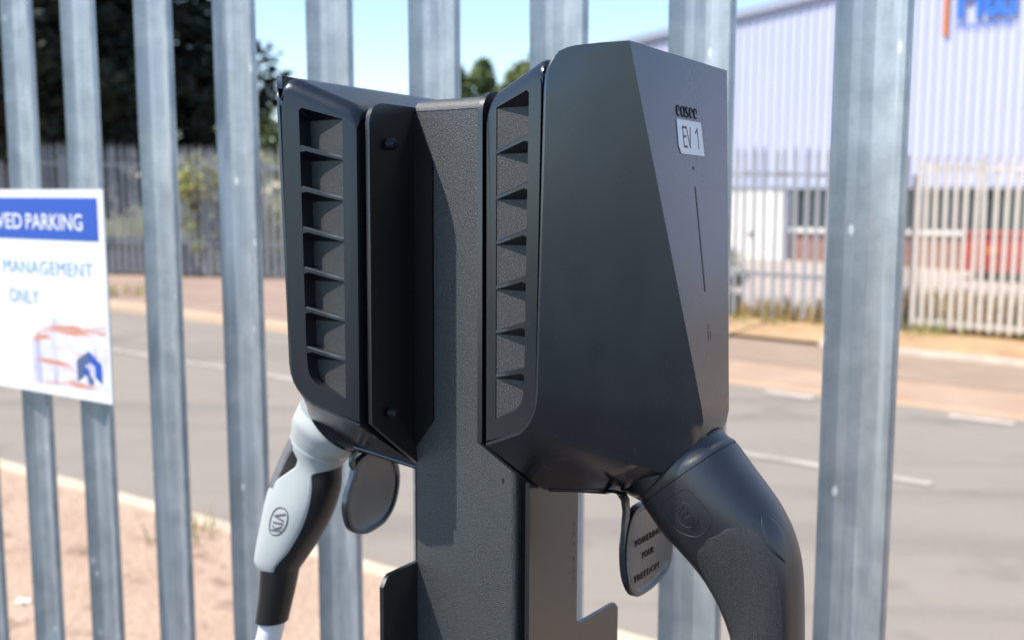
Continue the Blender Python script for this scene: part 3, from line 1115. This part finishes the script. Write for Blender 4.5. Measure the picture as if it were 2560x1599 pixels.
    def bowed(a, b, z, da, dz):
        return [T(a + da * math.sin(math.pi * k / 8), b + (mirror_b(b) - b) * k / 8, z + dz * math.sin(math.pi * k / 8)) for k in range(9)]
    pr_.append(bowed(*lows[0], .3, -1.0))
    pr_.append(bowed(*lows[1], 1.5, -4))
    pr_.append([T(*arc(45 - 90 * k / 8)) for k in range(9)])
    cover.grid(pr_)
    # underside back from the socket, and the socket face
    und = [[T(-10.5, -84 + (mirror_b(-84) + 84) * k / 6, -258) for k in range(7)], [T(52, -84 + (mirror_b(-84) + 84) * k / 6, -250.4) for k in range(7)],
           [T(*arc(84 + 192 * k / 6)) for k in range(7)]]
    cover.grid(und)
    cover.add([T(-10.4, b_, z_) for b_, z_ in ((-3.75, -190), (-3.75, -207.6), (-84, -258), (mirror_b(-84), -258), (mirror_b(-3.75), -207.6), (mirror_b(-3.75), -190))], [(0, 1, 2, 3, 4, 5)])
    rg = [[T(*arc(10 * k, r)) for k in range(36)] for r in (40.5, 36.5)]
    cover.grid(rg, True)
    # top edge with thickness and inner wall
    tp_all = top_pts + [(x_, mirror_b(b_), z_) for x_, b_, z_ in reversed(top_pts)]
    cover.grid([[T(p[0], p[1], p[2]) for p in tp_all], [T(p[0] - 3.4, p[1] + (-2.5 if p[1] > BC else 2.5), p[2] - .2) for p in tp_all],
                ])
    cov = cover.build('front_cover', M['plastic'], root, 34)

    mb = MB()
    mb.grid([[T(p[0] - 3.4, p[1] + (-2.5 if p[1] > BC else 2.5), p[2] - .25) for p in tp_all], [T(p[0] - 4.2, p[1] + (-3 if p[1] > BC else 3), 45) for p in tp_all]])
    mb.build('inner_lip', M['plastic_dark'], cov, 40)  # recess shade put into a darker plastic than the cover's

    # ---- body top: a shelf and the raised oval cap
    mb = MB()
    ov = []
    for rr, zz in ((1.0, 0), (.93, 3.2), (.78, 4.0), (.7, 2.6), (0.3, 2.2)):
        ov.append([T(20 + 26 * rr * math.cos(t * math.pi / 16), -88 + 46 * rr * math.sin(t * math.pi / 16), (42.2 if sg > 0 else 38.6) + (.355 if sg > 0 else .445) * (20 + 26 * rr * math.cos(t * math.pi / 16)) + zz) for t in range(32)])
    mb.grid(ov, True)
    mb.f.append(tuple(range(len(mb.v) - 32, len(mb.v))))
    mb.build('top_boss', M['plastic'], root, 40)

    # ---- light strip, sensor dot and small marks on the front panel
    def fp(bb, z, out=0.0):
        a = 90 + .1274 * (69 - z) + out
        return T(a, bb, z)
    mb = MB()
    mb.add([fp(BC + .9, -23, .25), fp(BC - .9, -23, .25), fp(BC - .9, -98, .25), fp(BC + .9, -98, .25)], [(0, 1, 2, 3)])
    mb.build('light_strip', M['ink'], cov)
    mb = MB()
    ring = [fp(BC + 1.5 * math.cos(t * .5236), -10 + 1.5 * math.sin(t * .5236), .25) for t in range(12)]
    mb.add(ring, [tuple(range(12))])
    mb.build('sensor_dot', M['ink'], cov)
    if sg > 0:
        mb = MB()
        # reader mark: a small card outline with two waves
        for pts in ([(3, -127), (-3, -127), (-3, -134), (3, -134), (3, -127)], [(2, -124.5), (0, -123.6), (-2, -124.5)], [(3.2, -122.4), (0, -121), (-3.2, -122.4)]):
            mb.tube([fp(BC + x_ * .75, y_ * .8 - 25, .15) for x_, y_ in pts], .2 * K, 5)
        mb.build('reader_mark', M['plastic'], cov)
        # embossed logo lettering drawn with round strokes
        mb = MB()

        def stroke(pts, r0=.95):
            mb.tube([fp(x_, y_, .35) for x_, y_ in pts], [r0 * K * (.55 + .6 * math.sin(math.pi * (i + .5) / len(pts))) for i in range(len(pts))], 6)

        def arcp(cx, cy, rx, ry, d0, d1, n=12):
            return [(cx - rx * math.cos(math.radians(d0 + (d1 - d0) * i / n)), cy + ry * math.sin(math.radians(d0 + (d1 - d0) * i / n))) for i in range(n + 1)]
        x0 = -84.0
        for ch in 'easee':
            cx = x0 - 3.3
            cy = 29.6
            if ch == 'e':
                stroke(arcp(cx, cy, 2.8, 3.7, 5, 315, 18), .34)
                stroke([(cx + 2.7, cy - .2), (cx, cy + .1), (cx - 2.7, cy + .4)], .26)
            elif ch == 'a':
                stroke(arcp(cx, cy, 2.8, 3.7, 40, 400, 18), .34)
                stroke([(cx - 2.6, cy + 3.8), (cx - 2.9, cy), (cx - 2.9, cy - 3.4), (cx - 4.2, cy - 3.8)], .36)
            else:
                stroke([(cx - 2.4, cy + 2.6), (cx - 1.4, cy + 3.7), (cx + .6, cy + 3.7), (cx + 2.0, cy + 2.4), (cx + 1.1, cy + .8), (cx - 1.0, cy - .7), (cx - 2.0, cy - 2.2), (cx - .6, cy - 3.7), (cx + 1.3, cy - 3.7), (cx + 2.4, cy - 2.7)], .34)
            x0 -= 7.6
        mb.build('logo_lettering', M['ink'], cov)
        # the white number label with a clipped corner
        mb = MB()
        out = [(-82.6, 23.6), (-125.4, 23.8), (-126.6, -.6), (-85.0, -.4), (-82.0, 4.8)]
        mb.prism(out, lambda x_, y_: fp(x_, y_, .2), lambda x_, y_: fp(x_, y_, .55))
        stk = mb.build('number_label', M['sticker'], root)
        tag(stk, 'white paper label printed EV 1')
        mb = MB()

        zb_, zt2 = 4.8, 18.4
        for pts in ([(-96.4, zt2), (-91.2, zt2), (-91.2, zb_), (-96.4, zb_)], [(-91.2, 12.0), (-95.2, 12.0)], [(-97.6, zt2), (-101.6, zb_), (-104.6, zt2)], [(-113.4, 15.6), (-117.2, zt2), (-117.2, zb_)]):
            for (x1_, y1_), (x2_, y2_) in zip(pts, pts[1:]):
                dx, dy = x2_ - x1_, y2_ - y1_
                ln = math.hypot(dx, dy)
                ux, uy = dx / ln * .8, dy / ln * .8
                mb.add([fp(x1_ - ux - uy, y1_ - uy + ux, .62), fp(x2_ + ux - uy, y2_ + uy + ux, .62), fp(x2_ + ux + uy, y2_ + uy - ux, .62), fp(x1_ - ux + uy, y1_ - uy - ux, .62)], [(0, 1, 2, 3)])
        mb.build('label_lettering', M['print'], stk)
    return root, T


ch_r, TR = charger(MR, 1, 'black charger with EV 1 label, facing right of the post')
ch_l, TL = charger(ML, -1, 'black charger on the left of the post, seen from its vented side and back')

# ------------------------------------------------------------------ the post
D = Vector((-143.3123, -3.6912, -1.1408))            # left charger origin in the right one's frame
post = empty('charging_post', MR)
tag(post, 'dark textured steel post carrying the two chargers back to back', 'post')
TP = maker(1)
GZ = -(O_R.z) / K                                   # local z of the ground below the post


def panel_outline(near, hook_near=None, hook_far=None):
    far = 2 * BC - near
    o_ = [(near, 26), (near - 1.2, 32), (near - 4.5, 37.5), (near - 9.5, 41), (near - 16, 42), (far + 16, 42), (far + 9.5, 41), (far + 4.5, 37.5), (far + 1.2, 32), (far, 26),
          (far, -206), (-145.5, -250)]
    if hook_far:
        o_ += [(-145.5, -385), (-151, -390), (-216, -393), (-222, -399), (-222, -470), (-145.5, -500)]
    o_ += [(-145.5, GZ + 6), (-69, GZ + 6)]
    if hook_near:
        o_ += [(-69, -480), (-22, -450), (-22, -342), (-26, -336), (-31, -333.2), (-69, -333)]
    o_ += [(-69, -250), (near, -206)]
    return o_


def plate(outline, a0, a1, da, db, dz, name='side_panel'):
    mb = MB()
    mb.prism(outline, lambda b, z: TP(a0 + da, b + db, z + dz), lambda b, z: TP(a1 + da, b + db, z + dz))
    return mb.build(name, M['panel_coat'], post, 30)


plate(panel_outline(-3.4, hook_far=True), -18, -14, 0, 0, 0)
plate(panel_outline(-10.0, hook_near=True), 18, 14, D.x, D.y, D.z)
LA = D.x + 18          # inner face of the left panel (a of the right frame)
# front cover sheet: flat face with rounded right edge and a return, then the channel
FB = -70.0
mb = MB()
prof = [(LA - .0, FB), (-33.5, FB)]
for k in range(1, 7):
    t = k / 6 * math.pi / 2
    prof.append((-33.5 + 6 * math.sin(t), FB - 6 + 6 * math.cos(t)))
prof += [(-27.5, FB - 34), (-31.5, FB - 34)]
mb.grid([[TP(a, b, 37.6) for a, b in prof], [TP(a, b, -150) for a, b in prof], [TP(a, b, GZ + 6) for a, b in prof]])
mb.build('front_sheet', M['powder'], post, 40)
fl_out = [(LA, 38), (LA + 18.2, -3.5), (LA + 18.2, -211), (LA, -235)]
mb = MB()
mb.prism(fl_out, lambda a, z: TP(a, FB + .3, z), lambda a, z: TP(a, FB + 2.2, z))
mb.build('bracket_flange', M['plastic_dark'], post)
# channel wall between the front sheet and the right panel
mb = MB()
mb.grid([[TP(a, b, z) for a, b in ((-31.5, FB - 30), (-22, FB - 30), (-20, FB - 28), (-20, FB - 8), (-18.0, FB - 6), (-18.0, FB - 30))] for z in (30, GZ + 6)])
mb.build('channel_wall', M['plastic_dark'], post, 30)
mb = MB()
mb.grid([[TP(a, b, z) for a, b in ((-18.2, FB - 60), (LA + .2, FB - 60), (LA + .2, FB - 64), (-18.2, FB - 64))] for z in (36, GZ + 6)], True)
mb.build('rear_sheet', M['powder'], post)
# rounded top cap with a fine seam
mb = MB()
rows = []
cap = [(FB + .0, 38.3)]
for k in range(1, 8):
    t = k / 7 * math.pi / 2
    cap.append((FB - 11 + 11 * math.cos(t), 38.3 + 9 * math.sin(t)))
cap += [(FB - 64, 47.3), (FB - 64, 36)]
mb.grid([[TP(a, b, z) for b, z in cap] for a in (LA - .0, LA + 3, -60, -21.5, -18.3)])
mb.build('top_cap', M['powder'], post, 40)
# seam lip
mb = MB()
mb.tube([TP(LA + .5, FB + .15, 37.9), TP(-19, FB + .15, 37.9)], .35 * K, 6)
mb.build('seam_lip', M['edge'], post, 40)
# base plate
mb = MB()
mb.prism([(-190, -10), (30, -10), (30, -200), (-190, -200)], lambda a, b: TP(a, b, GZ), lambda a, b: TP(a, b, GZ + 8))
mb.build('base_plate', M['powder'], post)
# threaded bolts through the panels
for side, bb, zz in ((0, -33, 11.0), (0, -33, -201.0), (0, -177, 11.0), (0, -177, -201.0), (1, -177, 11.0), (1, -177, -201.0)):
    if side == 0:
        b0 = (D.x + 18, bb + D.y, zz + D.z)
        d = 1
    else:
        b0 = (-18, bb, zz)
        d = -1
    mb = MB()
    path, rad = [], []
    for k in range(15):
        q = k / 14
        path.append(TP(b0[0] + d * (q * 7.5 - .5), b0[1], b0[2]))
        rad.append((4.1 + (.3 if k % 2 else -.25)) * K * (1.0 if k < 13 else .86))
    mb.tube(path, rad, 14)
    mb.build('bolt', M['steel'], post, 50)
# drill holes, their dark inside painted as black discs, beside the far edge of the right panel and one on the front sheet
for k, z in enumerate((-300, -308, -317, -330, -340, -347, -372)):
    mb = MB()
    rr = random.uniform(.5, 1.1)
    mb.add([TP(-13.75, -139 + rr * math.cos(t * .785) * .8, z + rr * 1.9 * math.sin(t * .785)) for t in range(8)], [tuple(range(8))])
    mb.build('paint_chip', M['ink'], post)
mb = MB()
mb.add([TP(-39.5 + .9 * math.cos(t * .785), FB + .2, -252 + 2.4 * math.sin(t * .785)) for t in range(8)], [tuple(range(8))])
mb.build('paint_chip', M['ink'], post)


# ------------------------------------------------------------------ socket flaps (parts of the chargers)
def flap(root, T, aa, outline, lettering, strap, visible_side):
    """a hinged rubber cap hanging below the socket, in the plane a = aa"""
    n = len(outline)
    cx = sum(p[0] for p in outline) / n
    cz = sum(p[1] for p in outline) / n

    def ring(k, a):
        return [T(a, cx + (b - cx) * k, cz + (z - cz) * k) for b, z in outline]
    mb = MB()
    v = visible_side
    rows = [ring(.97, aa - v * 4.0), ring(1.0, aa - v * 3.0), ring(1.0, aa + v * 1.5), ring(.97, aa + v * 2.4), ring(.90, aa + v * 2.4), ring(.86, aa + v * 1.2), ring(.80, aa + v * .2)]
    mb.grid(rows, True)
    m = len(mb.v)
    mb.f.append(tuple(range(m - n, m)))
    mb.f.append(tuple(range(0, n)))
    fl = mb.build('socket_flap', M['plastic'], root, 35)
    if lettering:
        mb = MB()
        zc = -287.5
        for word, b0, b1, dz in lettering:
            letters(mb, word, lambda u, w, h: T(aa + v * .2 + v * (.15 + h), b0 + (b1 - b0) * u, dz + 5.2 * w), 0.4, -.012, 1.12)
        mb.build('flap_lettering', M['plastic_dark'], fl)
    mb = MB()
    rows = []
    for (a, b, z, w) in strap:
        rows.append([T(a - 1.6, b - w, z), T(a + 1.6, b - w, z), T(a + 1.6, b + w, z), T(a - 1.6, b + w, z)])
    mb.grid(rows, True)
    mb.build('flap_strap', M['plastic'], root, 45)
    return fl


def smooth_closed(pts, n=4):
    out = []
    m = len(pts)
    for i in range(m):
        p0, p1, p2, p3 = pts[i - 1], pts[i], pts[(i + 1) % m], pts[(i + 2) % m]
        for k in range(n):
            t = k / n
            out.append(tuple(.5 * ((2 * p1[j]) + (-p0[j] + p2[j]) * t + (2 * p0[j] - 5 * p1[j] + 4 * p2[j] - p3[j]) * t * t + (-p0[j] + 3 * p1[j] - 3 * p2[j] + p3[j]) * t ** 3) for j in range(len(p1))))
    return out


fo = smooth_closed([(-93, -268), (-84, -284), (-83, -302), (-88, -320), (-102, -335), (-124, -338), (-146, -336), (-164, -330), (-170, -315), (-168, -296), (-158, -281), (-140, -270), (-115, -264)])
flap(ch_r, TR, 60.0, fo, (('POWERING', -104.0, -147.5, -297.0), ('YOUR', -115.0, -136.0, -309.5), ('FREEDOM', -104.0, -146.0, -325.0)),
     [(56, -62, -243.5, 4), (57.5, -72, -246.2, 4.2), (59, -80, -249, 4.5), (60, -85, -255, 4.0), (60, -87, -264, 3.4), (60, -85.5, -274, 3.4), (60, -85, -290, 3.0)], 1)
# a thin rail of rubber along the underside, joining flap and charger
for rt_, T_, pts in ((ch_r, TR, [(-6, -85, -256.9), (20, -85, -253.6), (45, -82, -250.4), (56, -70, -245.0)]), (ch_l, TL, [(-10, -80, -256.4), (20, -81, -253.4), (45, -82, -250.8), (66, -84, -249.5)])):
    mb = MB()
    mb.tube([T_(*p) for p in pts], 2.2 * K, 8)
    mb.build('hinge_strip', M['plastic'], rt_, 50)
fo = smooth_closed([(-84, -262), (-78, -275), (-70, -290), (-68, -303), (-72, -318), (-80, -326), (-95, -331), (-110, -330), (-124, -326), (-137, -314), (-144, -293), (-141, -274), (-130, -262), (-105, -256)])
flap(ch_l, TL, 65.0, fo, None, [(65, -90, -252, 4), (65, -84, -253, 3.2), (65, -79, -258, 2.6), (65, -79, -265, 2.6), (65, -83, -270, 2.4), (65, -82, -280, 2.4)], -1)


# ------------------------------------------------------------------ connectors plugged into the sockets
class Loft:
    """a handle swept through cross-sections: each (inner a, z), (outer a, z), half breadth, squareness"""

    def __init__(self, secs, T):
        self.s, self.T = secs, T

    def _sec(self, v):
        n = len(self.s) - 1
        x = min(max(v, 0), 1) * n
        i = min(int(x), n - 1)
        t = x - i
        fl = lambda s: (*s[0], *s[1], s[2], s[3])
        p0, p1, p2, p3 = (fl(self.s[max(i - 1, 0)]), fl(self.s[i]), fl(self.s[i + 1]), fl(self.s[min(i + 2, n)]))
        return [.5 * (2 * p1[j] + (p2[j] - p0[j]) * t + (2 * p0[j] - 5 * p1[j] + 4 * p2[j] - p3[j]) * t * t + (-p0[j] + 3 * p1[j] - 3 * p2[j] + p3[j]) * t ** 3) for j in range(6)]

    def at(self, v, deg, off=0.0):
        ia, iz, oa, oz, w, e = self._sec(v)
        c, s = math.cos(math.radians(deg)), math.sin(math.radians(deg))
        c = math.copysign(abs(c) ** (2 / e), c)
        s = math.copysign(abs(s) ** (2 / e), s)
        ha, hz = (oa - ia) / 2, (oz - iz) / 2
        L_ = math.hypot(ha, hz)
        k = (L_ + off) / L_
        return self.T((ia + oa) / 2 + ha * c * k, BC + (w + off) * s, (iz + oz) / 2 + hz * c * k)

    def skin(self, name, material, parent, nv=60, nu=40, v0=0.0, v1=1.0, off=0.0, cap=True):
        mb = MB()
        mb.grid([[self.at(v0 + (v1 - v0) * i / nv, 360 * k / nu, off) for k in range(nu)] for i in range(nv + 1)], True)
        if cap:
            mb.f.append(tuple(range(nu)))
            mb.f.append(tuple(range(nv * nu, (nv + 1) * nu)))
        return mb.build(name, material, parent, 32)

    def patch(self, name, material, parent, v0, v1, lo, hi, off, nv=28, nu=16, edge=1.2):
        """a thin raised piece: lo(q), hi(q) give the angles at each station q in 0..1"""
        mb = MB()
        rows = []
        for i in range(nv + 1):
            q = i / nv
            v = v0 + (v1 - v0) * q
            a, b = lo(q), hi(q)
            row = [self.at(v, a, -edge)]
            for k in range(nu + 1):
                row.append(self.at(v, a + (b - a) * k / nu, off if 0 < i < nv and 0 < k < nu else off * .35))
            row.append(self.at(v, b, -edge))
            rows.append(row)
        first = [self.at(v0, lo(0) + (hi(0) - lo(0)) * min(max((k - 1) / nu, 0), 1), -edge) for k in range(nu + 3)]
        last = [self.at(v1, lo(1) + (hi(1) - lo(1)) * min(max((k - 1) / nu, 0), 1), -edge) for k in range(nu + 3)]
        mb.grid([first] + rows + [last])
        return mb.build(name, material, parent, 40)


def conn_root(mtx, T, at, label):
    p = mtx @ Vector(T(*at))
    r = empty('charging_connector', Matrix.Translation(p) @ RW.to_4x4())
    tag(r, label, 'connector', 'connectors plugged into the chargers')
    off = Vector(T(*at))
    return r, (lambda a, b, z: tuple(Vector(T(a, b, z)) - off))


# --- right: plain black
c_r, TC = conn_root(MR, TR, (97, BC, -228), 'plain black charging connector plugged into the right charger')
R_SECS = [((60, -244), (118, -194), 37, 2.2), ((68.2, -253), (126.4, -203.4), 38, 2.3), ((72.6, -260), (134.0, -208.1), 38.2, 2.4), ((88.9, -278.3), (148.4, -225), 37.5, 2.5),
          ((100.6, -288.3), (159.3, -236.9), 36, 2.5), ((118, -305.7), (170.1, -249.7), 33, 2.5), ((129.6, -322.8), (179.9, -266.6), 30, 2.5),
          ((137.8, -340.5), (186.5, -288), 28, 2.4), ((141.6, -354), (189.2, -318), 27, 2.4), ((144, -380), (190.5, -360), 26, 2.4), ((146, -412), (189.5, -402), 25, 2.4), ((149, -450), (186, -448), 23, 2.2)]
lr = Loft(R_SECS, TC)
NS = len(R_SECS) - 1
lr.skin('body', M['rubber'], c_r, 90, 44, 1.95 / NS, 1.0)
lr.skin('collar', M['rubber'], c_r, 14, 44, 0.0, 1.9 / NS, .35)
lr.skin('seam', M['ink'], c_r, 3, 44, 1.85 / NS, 2.0 / NS, -.6, False)


def arch(q, wide, k=.5):
    return wide * min(1.0, math.sqrt(max(0.0, 1 - (1 - min(q / k, 1)) ** 2)) + .02)


lr.patch('grip_panel', M['grip'], c_r, 4.3 / NS, .97, lambda q: 92 - arch(q, 44, .22), lambda q: 92 + arch(q, 42, .22), .12, 60, 24)
lr.patch('release_button', M['rubber'], c_r, 4.7 / NS, 6.6 / NS, lambda q: 30 - 17 * math.sin(math.pi * q), lambda q: 30 + 17 * math.sin(math.pi * q), 1.0, 20, 8)
# embossed maker's badge: shield line, oval and lettering on the near side
mb = MB()


def on_r(u, w, off):
    """u along the handle in mm, w across it in mm (outwards), around the badge centre"""
    c = 93 - w * 1.15
    return lr.at((2.92 + u / 21.0) / NS, c, off)


sh = smooth_closed([(-11, -14), (-12, 6), (-9.5, 12), (4, 14), (18, 12), (24, 2), (20, -8), (6, -15)], 4)
mb.tube([on_r(u, w, .1) for u, w in sh] + [on_r(*sh[0], .1)], .2 * K, 5)
mb.tube([on_r(3 + 10.5 * math.cos(t * .2618), 0 + 10.5 * math.sin(t * .2618) * .62, .1) for t in range(25)], .32 * K, 6)
letters(mb, 'HARTING', lambda u, w, h: on_r(-10.5 + 27 * u, -3.2 + 6.4 * w, .12 + h), .35, .0, 1.1)
mb.build('badge', M['rubber'], c_r, 40)
mb = MB()
pts = [(167.5, BC, -446), (166, BC, -500), (150, BC - 3, -640), (120, BC - 10, -900), (90, BC - 25, -1200), (60, BC - 30, -1500), (40, BC - 60, GZ + 30), (-10, BC - 190, GZ + 18)]
cp = []
for i in range(len(pts) - 1):
    p0, p1, p2, p3 = pts[max(i - 1, 0)], pts[i], pts[i + 1], pts[min(i + 2, len(pts) - 1)]
    for k in range(8):
        t = k / 8
        cp.append(TC(*[.5 * (2 * p1[j] + (p2[j] - p0[j]) * t + (2 * p0[j] - 5 * p1[j] + 4 * p2[j] - p3[j]) * t * t + (-p0[j] + 3 * p1[j] - 3 * p2[j] + p3[j]) * t ** 3) for j in range(3)]))
mb.tube(cp, 12 * K, 14)
mb.build('cable', M['rubber'], c_r, 60)

# --- left: white and black with an oval badge
c_l, TK = conn_root(ML, TL, (110, BC, -238), 'white and black charging connector with oval badge, plugged into the left charger')
L_SECS = [((72, -243), (136, -212), 35, 2.2), ((78, -254), (142.5, -222.5), 36, 2.2), ((88, -265), (150, -231), 34, 2.2), ((99, -271.5), (156, -246), 31, 2.2), ((104.5, -281), (170, -265), 30, 2.3),
          ((105.6, -299), (186.5, -295), 31, 2.4), ((113, -320), (195, -318), 32, 2.4), ((124, -339), (203, -346), 31, 2.4), ((138, -359), (209, -368), 29, 2.4),
          ((152, -377), (212, -383), 26, 2.3), ((160.5, -387.5), (208, -391), 22, 2.2)]
def slim(sec, k, kw):
    (ia, iz), (oa, oz), w, e = sec
    ma, mz = (ia + oa) / 2, (iz + oz) / 2
    return ((ma + (ia - ma) * k, mz + (iz - mz) * k), (ma + (oa - ma) * k, mz + (oz - mz) * k), w * kw, e)


L_SECS = L_SECS[:2] + [slim(q, 1 - .03 * min(i + 1, 3), 1 - .08 * min(i + 1, 3)) for i, q in enumerate(L_SECS[2:])]
ll = Loft(L_SECS, TK)
NL = len(L_SECS) - 1
ll.skin('grip', M['grip_black'], c_l, 80, 44, 2.0 / NL, 1.0)
ll.skin('collar', M['white_shell'], c_l, 30, 44, 0.0, 3.2 / NL, .3)


def ease(x, x0, x1):
    x = min(1.0, max(0.0, (x - x0) / (x1 - x0)))
    return x * x * (3 - 2 * x)


def kl(q):
    # outer boundary of the white shell: first on the flank, then round to the back of the handle
    return 58 + 34 * ease(q, .0, .13) - 54 * ease(q, .16, .40)


def kh(q):
    # inner boundary: the whole neck, then a strip that bulges and hooks at the end
    return 215 - 90 * ease(q, .07, .20) + 8 * math.sin(math.pi * min(1, max(0, (q - .2) / .6))) - 14 * ease(q, .72, .95)


ll.patch('white_shell', M['white_shell'], c_l, 2.95 / NL, .985, kl, kh, .8, 60, 22)
ll.patch('release_pad', M['grey_pad'], c_l, 3.0 / NL, 5.4 / NL, lambda q: 44, lambda q: 78 - 14 * q, .9, 16, 8)
mb = MB()


def on_l(u, w, off):
    return ll.at((6.55 + u / 22.0) / NL, 90 + w * 1.5, off)


mb.tube([on_l(13.5 * math.cos(t * .2618), 8.6 * math.sin(t * .2618), .95) for t in range(25)], .6 * K, 6)
for pts in ([(8.5, 4.6), (8.5, -4.6)], [(8.5, .8), (4.2, -4.6)], [(7.0, -.6), (4.0, 4.6)], [(1.2, 4.6), (1.2, -4.6)], [(-1.6, 4.4), (-4.8, -4.6)], [(-4.8, -4.6), (-8.2, 4.4)]):
    mb.tube([on_l(*pts[0], 1.0), on_l((pts[0][0] + pts[1][0]) / 2, (pts[0][1] + pts[1][1]) / 2, 1.0), on_l(*pts[1], 1.0)], .8 * K, 6)
mb.build('badge', M['print'], c_l, 40)
B_SECS = [((164, -386), (202, -389), 19, 2.1), ((166, -395), (203, -397), 18.5, 2.1), ((171, -415), (206, -417), 17.5, 2.0), ((176, -432), (210, -434), 16.5, 2.0), ((179.5, -444), (212.8, -446), 16, 2.0)]
lb = Loft(B_SECS, TK)
lb.skin('strain_relief', M['grip_black'], c_l, 24, 32)
mb = MB()
pts = [(193.5, BC, -440), (199, BC, -458), (212, BC, -500), (226, BC - 3, -570), (232, BC - 8, -700), (215, BC - 20, -1000), (150, BC - 40, -1500), (60, BC - 90, GZ + 30), (20, BC - 260, GZ + 16)]
cp = []
for i in range(len(pts) - 1):
    p0, p1, p2, p3 = pts[max(i - 1, 0)], pts[i], pts[i + 1], pts[min(i + 2, len(pts) - 1)]
    for k in range(8):
        t = k / 8
        cp.append(TK(*[.5 * (2 * p1[j] + (p2[j] - p0[j]) * t + (2 * p0[j] - 5 * p1[j] + 4 * p2[j] - p3[j]) * t * t + (-p0[j] + 3 * p1[j] - 3 * p2[j] + p3[j]) * t ** 3) for j in range(3)]))
mb.tube(cp, 12.5 * K, 14)
mb.build('cable', M['white_cable'], c_l, 60)
